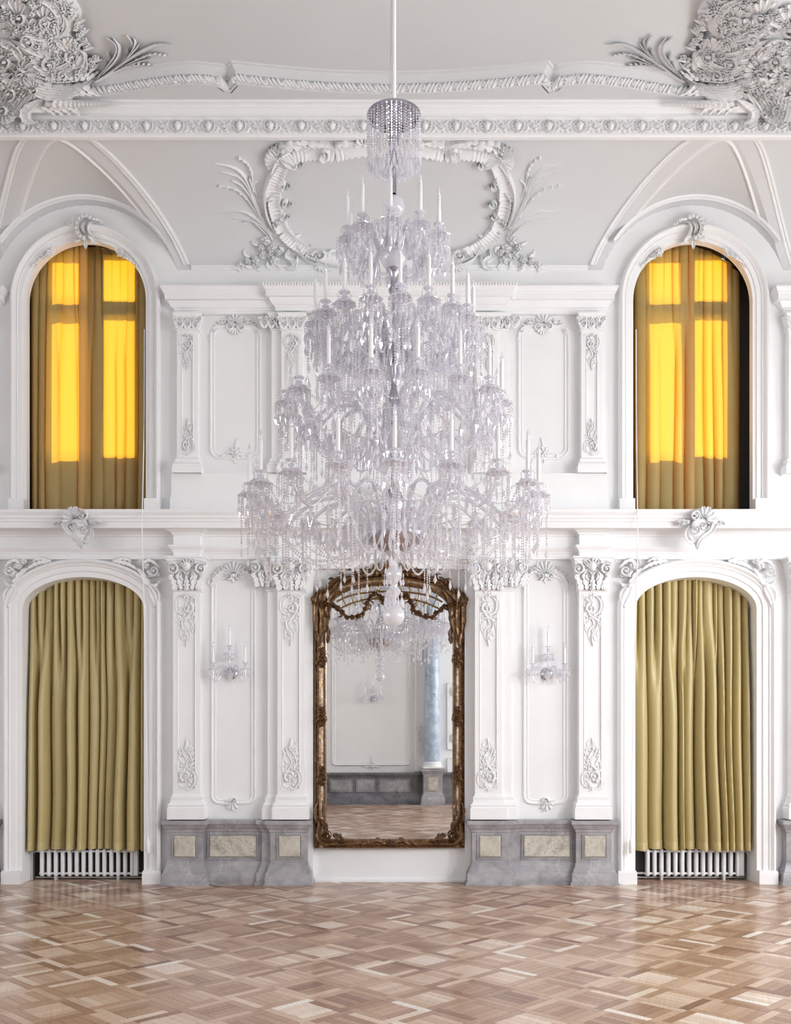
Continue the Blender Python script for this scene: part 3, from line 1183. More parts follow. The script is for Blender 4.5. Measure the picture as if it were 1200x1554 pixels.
def pilaster(parent, a, b, d, top, bot, kind, ins=True, half=False, d0=0.0):
    """kind lower / upper; a, b: shaft edges, top, bot: capital top and base foot (pixels on the shaft face)."""
    xc = (PX(a, d) + PX(b, d)) / 2
    root = empty('pilaster' if not half else 'half_pilaster', (xc, 0, PZ(bot, d)), parent)
    x0, x1 = PX(a, d), PX(b, d)
    mid = (a + b) / 2
    low = kind == 'lower'
    cap_h, base_h = (52, 38) if low else (28, 25)
    z0, z1 = PZ(bot - base_h, d), PZ(top + cap_h, d)
    k = MB()
    if ins and not half:
        slab_panel(k, x0, x1, z0, z1, d0, d, (x0 + .042, x1 - .042, z0 + .05, z1 - .045))
    else:
        slab_panel(k, x0, x1, z0, z1, d0, d)
    k.build('shaft', M_stucco, root, smooth=0)
    # base and neck ring: mouldings wrapped round three sides
    k = MB()
    path = [(x0, -d0), (x0, -d), (x1, -d), (x1, -d0)]
    zb = PZ(bot, d)
    hh = z0 - zb
    pr = [(.05, 0), (.05, .45), (.044, .46), (.04, .50), (.046, .56), (.036, .62), (.022, .68), (.018, .78), (.022, .82), (.022, .88), (.008, .92), (0, 1.0)]
    sweep(k, path, [(o * (1 if low else .85), zb + q * hh) for o, q in pr], plan)
    k.build('base', M_stucco, root, smooth=30)
    k = MB()
    sweep(k, path, [(0, z1 - .012), (.012, z1 - .010), (.014, z1 + .004), (.008, z1 + .012), (0, z1 + .014)], plan)
    # bell and abacus
    zt = PZ(top, d + .06)
    n = 8
    for i in range(1):
        rows = []
        for q in range(n + 1):
            t = q / n
            f = (.006 + .055 * t ** 2.2) if low else (.004 + .022 * t ** 2)
            z = z1 + (zt - .05 - z1) * t
            rows.append([(x0 - f, -d0, z), (x0 - f, -d - f * .6, z), (x1 + f, -d - f * .6, z), (x1 + f, -d0, z)])
        k.grid(rows)
    f = .07 if low else .035
    sweep(k, path, [(f * .6, zt - .055), (f * .75, zt - .045), (f * .9, zt - .02), (f * 1.05, zt - .016), (f * 1.05, zt), (-.02, zt)], plan)
    cap = k.build('capital', M_stucco, root, smooth=30)
    k = MB()
    Mc = at(wallmap(d + (.03 if low else .008)), mid if not half else (a + b) / 2, top + (1 if low else 0), 1.0, (1 if not half else .5))
    if half:
        Mc = at(wallmap(d + .02), a - 1, top + 1, .9, 1)
        k2 = MB()
        (lower_capital if low else upper_capital)(k2, Mc)
        # only the outer half shows beside the main pilaster
        lim = PX(b + 1, d)
        keep = [q for q in k2.f if all(k2.v[i][0] < lim for i in q)]
        sh = PX(b, d) - PX(a, d)
        k.add([(x + (x0 - PX(a - 1, d)) + .0, y, z) for x, y, z in k2.v], keep)
    else:
        (lower_capital if low else upper_capital)(k, Mc)
    k.build('acanthus_carving', M_stucco, cap, smooth=60)
    if not half:
        dd = d - .012
        if low:
            k = MB()
            drop_ornament(k, at(wallmap(dd), mid, top + cap_h + 9, 1.0, -1 if False else 1))
            k.build('pendant_ornament', M_stucco, root, smooth=60)
            k = MB()
            drop_ornament(k, rise(at(wallmap(dd), mid, bot - base_h - 10, 1.0, 1, 1)) if False else (lambda u, v, h: wallmap(dd)(mid - u, bot - base_h - 9 - v, h)), 1)
            k.build('rising_ornament', M_stucco, root, smooth=60)
        else:
            k = MB()
            drop_ornament(k, at(wallmap(dd), mid, top + cap_h + 9, .70))
            k.build('pendant_ornament', M_stucco, root, smooth=60)
            k = MB()
            drop_ornament(k, lambda u, v, h: wallmap(dd)(mid - u * .7, bot - base_h - 6 - v * .7, h))
            k.build('rising_ornament', M_stucco, root, smooth=60)
    return root


wl = []
wl.append(pilaster(wall_front, 262.5, 303.5, .12, 844, 1243, 'lower'))
wl.append(pilaster(wall_front, 421, 461.5, .125, 844, 1243, 'lower', d0=.0))
wl.append(pilaster(wall_front, 406, 421.5, .07, 844, 1243, 'lower', half=True))
wl.append(pilaster(wall_front, 268.5, 300, .10, 472, 719, 'upper'))
wl.append(pilaster(wall_front, 427, 459, .12, 472, 719, 'upper'))
wl.append(pilaster(wall_front, 412, 427.5, .07, 472, 719, 'upper', half=True))


def panel_path(x0, x1, z0, z1, rt, rb, rise_=0.0, n=7):
    """Closed outline, clockwise seen from the room, rounded corners, arched top of the given rise."""
    pts = []
    for i in range(n):
        a = pi * 1.5 - (pi / 2) * i / (n - 1)
        pts.append((x0 + rb + rb * cos(a), z0 + rb + rb * sin(a)))
    for i in range(n):
        a = pi - (pi / 2) * i / (n - 1)
        pts.append((x0 + rt + rt * cos(a), z1 - rt + rt * sin(a)))
    if rise_:
        w = x1 - x0 - 2 * rt
        for i in range(1, 8):
            pts.append((x0 + rt + w * i / 8, z1 + rise_ * sin(pi * i / 8)))
    for i in range(n):
        a = pi / 2 - (pi / 2) * i / (n - 1)
        pts.append((x1 - rt + rt * cos(a), z1 - rt + rt * sin(a)))
    for i in range(n):
        a = -(pi / 2) * i / (n - 1)
        pts.append((x1 - rb + rb * cos(a), z0 + rb + rb * sin(a)))
    return pts


PAN = [(0, 0), (.004, .016), (.014, .022), (.022, .016), (.026, .006), (.040, .006), (.044, .012), (.05, .012), (.054, 0)]


def shell_crest(k, M):
    """Lower panel crest: shell over two volutes, side garlands; origin at the shell's foot, v down."""
    fan(k, M, 0, 2, 4, 20, -172, -8, 9, .045, 'ridge', lambda t: .82 + .22 * sin(pi * t))
    for sg in (-1, 1):
        volute(k, M, sg * 8, 4, 5.5, 4, .045, pi / 2, sg, 1.3)
        stroke(k, M, [(sg * 13, -3), (sg * 21, 0), (sg * 28, 8), (sg * 33, 20)], 6.5, .028, 'leaf', 'bar', lobes=5)
        for u, v, r in ((22, -5, 4.5), (28, 1, 4.5), (32, 8, 4), (18, -8, 3.6)):
            flower(k, M, sg * u, v, r, .034)
        stroke(k, M, [(sg * 34, 6), (sg * 37, 14), (sg * 33, 22)], 5, .025, lobes=3)
    stroke(k, M, [(-4, 6), (0, 10), (0, 16)], 8, .035)
    dome(k, M, 0, 3, 4, .05, 7)


def asym_crest(k, M):
    """Upper panel crest: a leaning shell with garlands of leaves on both sides."""
    fan(k, M, 0, -2, 2, 15, -168, 8, 7, .04, 'ridge', lambda t: .8 + .25 * sin(pi * t))
    volute(k, M, -9, 2, 6, 4, .04, 0, 1, 1.4)
    volute(k, M, 9, 3, 6.5, 4, .04, pi, -1, 1.4)
    fan(k, M, 0, 4, 2, 12, 40, 140, 5, .032, 'leaf')
    for sg in (-1, 1):
        for i in range(6):
            u, v = 15 + i * 4.2, -5 + i * i * .95
            stroke(k, M, [(sg * u, v), (sg * (u + 2), v - 3), (sg * (u + 6), v - 2)], 5, .024)
            stroke(k, M, [(sg * u, v), (sg * (u + 3), v + 3), (sg * (u + 5), v + 6)], 4.5, .022)
            if i % 2 == 0:
                flower(k, M, sg * (u + 1), v, 3.4, .03)


def foot_flower(k, M):
    """Upper panel foot: a flower with leaves in all directions."""
    flower(k, M, 0, 0, 8, .04, 6)
    for a in range(0, 360, 45):
        r = 17 if a % 90 == 0 else 13
        x, y = cos(radians(a)), sin(radians(a))
        stroke(k, M, [(x * 5, y * 5), (x * 10 - y * 2, y * 10 + x * 2), (x * r, y * r)], 6, .026, lobes=3)
    stroke(k, M, [(0, -8), (2, -18), (5, -27)], 4, .02, lobes=3)
    for sg in (-1, 1):
        stroke(k, M, [(sg * 9, 5), (sg * 18, 8), (sg * 30, 3)], 5, .02, lobes=5)
        dome(k, M, sg * 22, 4, 3, .02, 6)


def foot_shell(k, M):
    fan(k, M, -1, -3, 2, 12, -20, 190, 7, .035, 'ridge', lambda t: .75 + .35 * sin(pi * t))
    volute(k, M, 2, -4, 6, 4, .04, pi, 1, 1.3)
    for sg in (-1, 1):
        stroke(k, M, [(sg * 8, -1), (sg * 14, 0), (sg * 19, -3)], 4.5, .022, lobes=3)
    stroke(k, M, [(0, 4), (2, 9), (7, 13)], 5, .025)


def panel(x0, x1, zt, zb, rt, rb, rs, crest, cpos, cs, foot, fpos, fs):
    root = empty('wall_panel', (PX((x0 + x1) / 2), 0, PZ(zb)), wall_front)
    k = MB()
    sweep(k, panel_path(PX(x0), PX(x1), PZ(zb), PZ(zt), rt, rb, rs), PAN, onwall, closed=True)
    k.build('panel_moulding', M_stucco, root, smooth=40)
    k = MB()
    crest(k, at(wallmap(.004), cpos[0], cpos[1], cs))
    k.build('crest', M_stucco, root, smooth=60)
    k = MB()
    foot(k, at(wallmap(.004), fpos[0], fpos[1], fs))
    k.build('foot_ornament', M_stucco, root, smooth=60)
    return root


wl.append(panel(320, 389, 869, 1221, .155, .09, .04, shell_crest, (354, 870), 1.0, foot_shell, (353, 1220), 1.0))
wl.append(panel(318, 397, 493, 698, .11, .12, .0, asym_crest, (357, 492), 1.0, foot_flower, (357, 688), .9))
for o in wl:
    flip(o, wall_front)
# pilaster parts of the neighbouring bays at the frame's edges
for o in (wl[0], wl[3]):
    for sg in (1, -1):
        c = flip(o, wall_front, XD if o is wl[0] else XW)
        if sg < 0:
            c.location.x *= -1
            c.scale.x = 1

# ---- door ornaments
Mw = wallmap(.05)


def spandrel(k, M):
    """Right-hand spandrel of a doorway, pixels relative to (127, 0)."""
    stroke(k, M, [(46, 851), (60, 853), (74, 858), (88, 868)], 8, .035, lobes=6)
    stroke(k, M, [(52, 849), (66, 848), (76, 853)], 6, .03, lobes=3)
    volute(k, M, 108, 866, 9, 5, .05, pi, -1, 1.4)
    stroke(k, M, [(84, 862), (92, 872), (99, 884), (105, 893)], 9, .04, 'groove', 'both', lobes=4)
    stroke(k, M, [(92, 856), (100, 850), (110, 854), (117, 862)], 7, .04, lobes=4)
    for q in ((96, 858, 6), (103, 872, 5), (88, 852, 4.5), (114, 872, 4)):
        flower(k, M, *q, .045)
    stroke(k, M, [(102, 888), (112, 888), (119, 880)], 6, .035, lobes=3)
    stroke(k, M, [(100, 884), (108, 890), (116, 900), (115, 914), (108, 922)], 5, .04, 'ridge', 'both', n=10)
    stroke(k, M, [(99, 888), (104, 900), (110, 912), (114, 926)], 7, .035, 'groove', 'both')
    stroke(k, M, [(112, 915), (116, 926), (118, 938)], 4, .025)
    dome(k, M, 102, 889, 4, .05, 6)


def ledge_cartouche(k, M):
    """Rocaille cartouche hung on the ledge, pixels relative to its middle, v down."""
    dome(k, M, 2, 4, 15, .035, 14, 22)
    dome(k, M, 5, 22, 8, .035, 10, 10)
    fan(k, M, -4, -10, 3, 20, -210, -10, 9, .075, 'groove', lambda t: .85 + .2 * sin(pi * t))
    volute(k, M, 8, -16, 9, 6, .08, -2.0, 1, 1.2)
    stroke(k, M, [(-21, -6), (-14, 7), (-3, 15), (5, 25), (7, 34)], 10, .075, 'groove', 'thin', n=12)
    stroke(k, M, [(-18, -2), (-6, -8), (8, -8), (16, 2)], 7, .06, 'groove', 'both', n=9)
    volute(k, M, 8, 4, 8, 4.5, .07, 0, 1, 1.3)
    volute(k, M, -4, -1, 8, 4.5, .07, pi, -1, 1.2)
    stroke(k, M, [(19, -2), (23, 12), (16, 24), (8, 20)], 8, .065, 'groove', 'both', n=9)
    stroke(k, M, [(-10, 10), (-6, 18), (2, 26)], 5, .05, lobes=3)
    stroke(k, M, [(4, 24), (8, 30), (5, 37)], 6, .05, lobes=2)
    for sg in (-1, 1):
        for q, r in ((22, 4), (28, 4), (34, 3)):
            flower(k, M, sg * q, -7 + (q - 22) * .2, r, .035)
        stroke(k, M, [(sg * 18, -8), (sg * 30, -9), (sg * 40, -6)], 4, .02, lobes=4)


def keystone(k, M):
    """C-shaped scalloped cartouche over an upper window, about 30 wide and 44 tall."""
    n = 9
    for i in range(n):
        a = radians(-60 - i * 25)
        dome(k, M, 14 * cos(a) * .95, -4 + 17 * sin(a), 4.4, .06, 6)
    stroke(k, M, [(8, -18), (-4, -20), (-12, -8), (-10, 6), (0, 16), (6, 12)], 7, .07, 'groove', 'both', n=12)
    stroke(k, M, [(2, -12), (-4, -4), (0, 6)], 6, .06, 'groove', 'both')
    stroke(k, M, [(16, -10), (8, -10), (4, -2), (8, 8), (14, 12)], 6, .07, 'ridge', 'both', n=10)
    stroke(k, M, [(10, -16), (20, -14), (28, -10)], 6, .05, lobes=4)
    stroke(k, M, [(4, 10), (10, 14), (12, 20), (2, 22)], 7, .06, lobes=3)
    stroke(k, M, [(0, 14), (1, 22), (1, 30)], 7, .05, 'groove', 'both')
    stroke(k, M, [(-16, -8), (-22, -7), (-28, -11)], 4, .04, 'tube', 'thin')
    stroke(k, M, [(-18, -8), (-20, -14), (-19, -20)], 3.5, .035)
    stroke(k, M, [(-6, 16), (-14, 18), (-19, 15)], 5, .04, lobes=3)
    stroke(k, M, [(8, 18), (16, 21), (26, 23)], 4.5, .04, lobes=4)
    for u, v in ((22, -12), (26, -9), (30, -8), (-16, 12)):
        dome(k, M, u, v, 2.2, .04, 5)


def sprig(k, M):
    """Small flower sprig, running down to the right."""
    flower(k, M, 0, 0, 6, .045)
    flower(k, M, 7, 5, 4.5, .04)
    stroke(k, M, [(-8, -8), (-5, -2), (0, 2)], 6, .035, lobes=3)
    stroke(k, M, [(2, 4), (14, 11), (26, 22)], 4.5, .03, lobes=5)
    for u, v in ((14, 9), (19, 15), (24, 18), (-4, 4)):
        dome(k, M, u, v, 2.2, .03, 5)


for sg in (1, -1):
    k = MB()
    spandrel(k, lambda u, v, h: (lambda p: Vector((XD + sg * (p.x - XD), p.y, p.z)))(P(127 + u, v, .055 + h) + Vector((XD - PX(127, .055), 0, 0))))
    k.build('spandrel_ornament', M_stucco, door_1, smooth=60)
    k = MB()
    sprig(k, lambda u, v, h: (lambda p: Vector((XW + sg * (p.x - XW), p.y, p.z)))(P(131.5 + 54 + u, 384 + v, .05 + h) + Vector((XW - PX(131.5, .05), 0, 0))))
    k.build('flower_sprig', M_stucco, window_1, smooth=60)
k = MB()
keystone(k, at(wallmap(.08), 129, 348, 1.0))
k.build('keystone_cartouche', M_stucco, window_1, smooth=60)
k = MB()
ledge_cartouche(k, at(wallmap(.31), 117, 799, 1.0))
lc = k.build('ledge_cartouche', M_stucco, ledge, smooth=60)
flip(lc, ledge)
k = MB()
ledge_cartouche(k, at(wallmap(.31), 591, 768, 1.15))
k.build('ledge_cartouche', M_stucco, ledge, smooth=60)

door_2 = flip(door_1)
door_2.name = 'door_2'
window_2 = flip(window_1)
window_2.name = 'window_2'
tag(door_1, 'arched doorway with white surround at the left, closed by an olive curtain')
tag(door_2, 'arched doorway with white surround at the right, closed by an olive curtain')
tag(window_1, 'tall round-headed upper window at the left behind two glowing curtains')
tag(window_2, 'tall round-headed upper window at the right behind glowing curtains')

# ---- oval cartouche and palm sprays on the cove
Mc = cove_pt


def cartouche_half(k):
    fr = [(591, 224), (560, 220), (528, 224), (508, 229), (486, 226), (462, 228), (443, 232), (428, 244), (421, 262), (415, 280), (415, 303), (420, 326), (430, 352), (446, 369), (466, 382), (487, 391), (518, 399), (552, 405), (591, 409)]
    # ribbed, hollowed band in scalloped lengths
    segs = [fr[0:4], fr[3:7], fr[6:9], fr[8:11], fr[10:13], fr[12:15], fr[14:17], fr[16:19]]
    for i, s in enumerate(segs):
        stroke(k, Mc, s, (25, 24, 27, 26, 23, 23, 25, 23)[i], .085, 'groove', 'bar', rib=(9, 10, 9, 8, 8, 9, 10, 10)[i])
    # outer C-scroll and inner scallops
    stroke(k, Mc, [(424, 246), (410, 266), (403, 288), (404, 318), (412, 342), (419, 350)], 8, .09, 'ridge', 'both', n=16)
    stroke(k, Mc, [(416, 290), (408, 300), (412, 325), (420, 345)], 5, .085, 'ridge', 'both', n=9)
    for a in ((427, 270, 435, 286), (428, 300, 440, 312), (424, 322, 437, 330), (448, 236, 452, 252)):
        volute(k, Mc, (a[0] + a[2]) / 2, (a[1] + a[3]) / 2, 7.5, 4.5, .085, 0, 1, 1.2)
    fan(k, Mc, 424, 238, 3, 22, 150, 290, 8, .085, 'groove')
    stroke(k, Mc, [(413, 230), (430, 218), (450, 214), (470, 222)], 12, .09, 'groove', 'both', lobes=5)
    stroke(k, Mc, [(426, 236), (440, 242), (454, 252)], 10, .10, 'groove', 'both')
    stroke(k, Mc, [(455, 210), (475, 213), (495, 217), (508, 224)], 9, .08, lobes=5)
    volute(k, Mc, 492, 225, 9, 6, .1, 2.5, -1, 1.2)
    stroke(k, Mc, [(484, 236), (494, 240), (490, 228)], 7, .08)
    stroke(k, Mc, [(508, 216), (522, 212), (538, 214), (552, 222)], 10, .09, lobes=4)
    stroke(k, Mc, [(540, 210), (556, 214), (572, 222)], 9, .08, lobes=3)
    stroke(k, Mc, [(458, 212), (460, 207), (470, 209)], 6, .07)
    fan(k, Mc, 552, 214, 3, 14, 180, 320, 5, .09)
    # foot scrolls
    volute(k, Mc, 485, 390, 12, 7, .1, pi, 1, 1.5)
    stroke(k, Mc, [(452, 372), (462, 392), (480, 404), (500, 405)], 6, .08, 'ridge', 'both', n=10)
    stroke(k, Mc, [(440, 378), (436, 390), (446, 398), (446, 408), (436, 410)], 10, .075, 'groove', 'both', n=12)
    stroke(k, Mc, [(452, 388), (450, 399), (442, 408)], 6, .07, 'ridge', 'both')
    for i, (u, v) in enumerate(((468, 404), (474, 409), (482, 412), (492, 413), (503, 412))):
        stroke(k, Mc, [(488, 402), ((488 + u) / 2, v - 1), (u, v)], 6, .06)
    stroke(k, Mc, [(446, 369), (452, 358), (458, 356)], 7, .06, lobes=2)
    stroke(k, Mc, [(500, 394), (503, 382), (510, 380)], 7, .07, lobes=2)
    stroke(k, Mc, [(520, 402), (524, 412), (540, 413)], 8, .06, lobes=3)
    stroke(k, Mc, [(548, 404), (552, 392), (562, 396)], 8, .07, lobes=3)
    flower(k, Mc, 420, 335, 6, .09)
    flower(k, Mc, 417, 342, 5, .09)
    flower(k, Mc, 544, 402, 6, .08)


def palms(k):
    for pts, w in (([(413, 364), (388, 312), (376, 276), (358, 255), (326, 247)], 7.5), ([(412, 362), (384, 300), (366, 270), (336, 260)], 5), ([(404, 345), (382, 300), (368, 282), (352, 274)], 5),
                   ([(384, 292), (385, 280), (393, 273)], 6), ([(412, 356), (392, 334), (366, 320), (335, 323)], 6), ([(412, 360), (396, 342), (376, 334), (352, 331)], 5),
                   ([(414, 366), (392, 342), (380, 334), (366, 337)], 4), ([(410, 348), (396, 338), (394, 326), (399, 321)], 6), ([(402, 340), (393, 332), (395, 322)], 5), ([(378, 268), (384, 284), (392, 300)], 5)):
        stroke(k, Mc, pts, w, .045, 'ridge', 'taper', n=13)
    for pts in ([(384, 290), (382, 262), (376, 248), (363, 238)], [(392, 326), (374, 300), (356, 286), (334, 281)]):
        stroke(k, Mc, pts, 2.6, .03, 'tube', 'thin', n=10)
        beads(k, Mc, pts[1:], 2.3, .04, 5)


def bunch(k):
    for u, v, r in ((404, 365, 8), (414, 378, 8), (400, 388, 7), (388, 395, 7), (417, 397, 8), (411, 389, 6), (396, 376, 6), (376, 398, 6), (366, 404, 6), (423, 384, 6), (391, 407, 4)):
        flower(k, Mc, u, v, r, .07)
    for pts in ([(380, 392), (372, 386), (371, 378)], [(366, 404), (358, 408), (349, 407)], [(392, 372), (386, 370), (381, 366)], [(420, 402), (426, 408), (422, 411)], [(384, 402), (392, 410), (396, 412)],
                [(362, 402), (364, 410), (366, 414)], [(424, 374), (430, 380), (428, 386)], [(406, 398), (408, 408), (414, 409)], [(372, 404), (380, 408), (386, 405)]):
        stroke(k, Mc, pts, 6, .05, lobes=2)


for fn, nm in ((cartouche_half, 'oval_cartouche'), (palms, 'palm_spray'), (bunch, 'flower_bunch')):
    k = MB()
    fn(k)
    o = k.build(nm, M_stucco, ceiling, smooth=60)
    flip(o, ceiling)
    if nm == 'palm_spray':      # the neighbouring bays' sprays, cut by the frame
        for sg in (1, -1):
            c = flip(o, ceiling, XW)
            if sg < 0:
                c.location.x *= -1
                c.scale.x = 1


# ---- the great corner trophies of the ceiling
def corner_bulge(px, py):
    a = min(1, max(0, (150 - px) / 110))
    b = min(1, max(0, (165 - py) / 60))
    a, b = a * a * (3 - 2 * a), b * b * (3 - 2 * b)
    return .02 + .30 * a * b


def corner_pt(px, py, h):
    if py < 112:
        d = DIST - F * (Z_CEIL - EYE) / (PY0 - py)
    else:
        y0 = DIST - F * (Z_CEIL - EYE) / (PY0 - 112)
        d = y0 + (1.05 - y0) * min(1, (py - 112) / 70)
    p = P(px, py, d + corner_bulge(px, py))
    return p + Vector((0, -.80, -.60)) * h


def corner(k):
    M = corner_pt
    r = random.Random(3)
    # plume leaves reaching over the ceiling
    for pts, w in (([(146, 124), (172, 108), (205, 84), (236, 68), (262, 68)], 9), ([(150, 118), (174, 88), (178, 70), (162, 57)], 7), ([(156, 114), (178, 90), (182, 72), (172, 57)], 6), ([(150, 116), (168, 98), (164, 78)], 6),
                   ([(176, 104), (196, 88), (203, 70), (193, 53)], 6), ([(186, 94), (202, 78), (206, 66), (204, 58)], 5), ([(184, 98), (194, 84), (193, 72)], 5), ([(190, 92), (204, 78), (212, 66)], 4),
                   ([(180, 106), (204, 96), (232, 88)], 5), ([(182, 104), (206, 92), (230, 82), (255, 84)], 4), ([(176, 108), (200, 99), (232, 100)], 3.5), ([(150, 120), (160, 104), (162, 92)], 5)):
        stroke(k, M, pts, w, .10, 'ridge', 'taper', n=13)
    beads(k, M, [(186, 100), (204, 97), (226, 98)], 2.6, .06, 7)
    beads(k, M, [(208, 90), (232, 82), (250, 84)], 2.6, .06, 6)
    # sweeping acanthus arm
    for i in range(6):
        o = i * 5
        stroke(k, M, [(34 + o * .2, 104 + o * .6), (56, 122 + o * .9), (88, 131 + o * .8), (122, 128 + o * .5), (148 - o, 116 + o)], 8, .09 - i * .006, 'ridge', 'both', lobes=9 if i in (0, 5) else 0, n=18)
    beads(k, M, [(60, 116), (88, 124), (118, 122)], 2.2, .10, 14)
    for u in range(8):
        stroke(k, M, [(70 + u * 9, 122), (80 + u * 9, 114), (88 + u * 9, 104 + (u % 3) * 3)], 9, .09, lobes=3)
        stroke(k, M, [(50 + u * 11, 128), (62 + u * 11, 140), (76 + u * 11, 146)], 9, .08, lobes=3)
    # ribbed horns lying along the cornice
    stroke(k, M, [(174, 157), (150, 157), (128, 158), (104, 158), (70, 158)], 18, .10, 'tube', 'grow', rib=15)
    for u in (122, 108, 96, 84):
        stroke(k, M, [(u - 20, 162), (u - 8, 167), (u, 176)], 8, .07, lobes=3)
    stroke(k, M, [(66, 150), (52, 158), (40, 168), (42, 182), (54, 187)], 16, .10, 'groove', 'both', rib=9)
    for i in range(7):
        stroke(k, M, [(24 + i * 5, 118 + i * 3), (12 + i * 5, 146 + i), (i * 5 - 4, 172 + (i % 2) * 6)], 9, .08, 'groove', 'bar')
        stroke(k, M, [(-34 + i * 6, 146), (-30 + i * 6, 165), (-24 + i * 6, 184)], 8, .08, 'groove', 'bar')
    # a solid ground under the carving
    rows = []
    for i in range(22):
        v = -60 + i * 11
        lim = 106 + 14 * sin(v / 14.0) + (18 if 60 < v < 120 else 0) if v < 122 else 70
        rows.append([M(-80 + (lim + 80) * q / 14, v, -.02 if q == 14 else 0.0) for q in range(15)] + [M(lim + 5, v, -.34)])
    k.grid(rows)
    # big shells and scrolls
    for u, v, q, a in ((110, 84, 27, 215), (76, 96, 30, 250), (44, 62, 32, 300), (30, 26, 28, 210), (70, 34, 27, 330), (8, 92, 28, 260), (-14, 44, 34, 260), (14, 140, 26, 90), (-30, 110, 30, 120), (96, 112, 20, 300)):
        fan(k, M, u, v, 4, q, a - 85, a + 85, 8, .09, 'groove', lambda t: .8 + .3 * sin(pi * t))
        volute(k, M, u + 3, v + 2, q * .42, q * .2, .12, radians(a), 1 if u % 2 else -1, 1.4)
    for pts in ([(44, 92), (70, 106), (96, 104), (112, 92), (104, 78)], [(20, 60), (48, 74), (76, 84), (98, 80)], [(8, 20), (34, 44), (66, 58), (92, 62)], [(110, 72), (126, 84), (122, 98), (104, 100)], [(-20, 70), (6, 64), (30, 80), (36, 100)], [(60, 0), (84, 10), (96, 30), (88, 46)]):
        stroke(k, M, pts, 13, .11, 'groove', 'both', n=14)
        stroke(k, M, [(a_ + 5, b_ + 8) for a_, b_ in pts], 8, .09, 'groove', 'both', n=16, lobes=8, lob=.25)
    # broad rocaille masses low on the outer side
    for u, v, q, a in ((-6, 116, 24, 40), (34, 112, 22, 340), (-34, 150, 24, 20), (8, 166, 20, 60), (56, 136, 18, 200), (-20, 84, 24, 300)):
        fan(k, M, u, v, 3, q, a - 95, a + 95, 9, .10, 'groove', lambda t: .75 + .35 * sin(pi * t))
        volute(k, M, u, v, q * .36, q * .2, .13, radians(a), -1, 1.3)
    for i in range(46):
        u, v = r.uniform(-50, 44), r.uniform(92, 150)
        q = r.uniform(3.5, 6.5)
        flower(k, M, u, v, q, r.uniform(.08, .13), 5) if i % 3 else stroke(k, M, [(u, v), (u + q, v + q), (u + q * .6, v + 2.4 * q)], q * 1.3, .10, lobes=3)
    # heads of flowers, berries and leaves
    for i in range(190):
        v = r.uniform(-40, 112)
        edge = 100 + 14 * sin(v / 12.0) if v < 62 else 122
        u = edge - abs(r.gauss(0, 1)) * 58
        if u < -70:
            continue
        q = r.uniform(4, 8)
        h = r.uniform(.06, .13)
        if r.random() < .55:
            flower(k, M, u, v, q, h, r.choice((5, 6)))
        elif r.random() < .6:
            a = r.uniform(-2.6, 1.6)
            stroke(k, M, [(u, v), (u + q * cos(a), v + q * sin(a)), (u + 2.3 * q * cos(a + .4), v + 2.3 * q * sin(a + .4))], q * 1.2, h, lobes=r.choice((0, 3, 4)))
        else:
            for _ in range(6):
                dome(k, M, u + r.gauss(0, q * .5), v + r.gauss(0, q * .5), 2.4, h, 5)
    for u, v in ((128, 62), (133, 70), (122, 54), (118, 40), (112, 24), (140, 92), (146, 88), (142, 100), (104, 8), (110, 14), (120, 30), (126, 46)):
        flower(k, M, u, v, 5.5, .07)
        a = r.uniform(-1, .6)
        stroke(k, M, [(u - 6, v + 6), (u + 2 * cos(a), v + 4), (u + 10 * cos(a), v + 10 * sin(a))], 5, .055, lobes=2)


k = MB()
corner(k)
o = k.build('corner_trophy', M_stucco, ceiling, smooth=60)
o['label'] = 'deep stucco cluster of shells, flowers and leaves in the ceiling corner'
flip(o, ceiling)

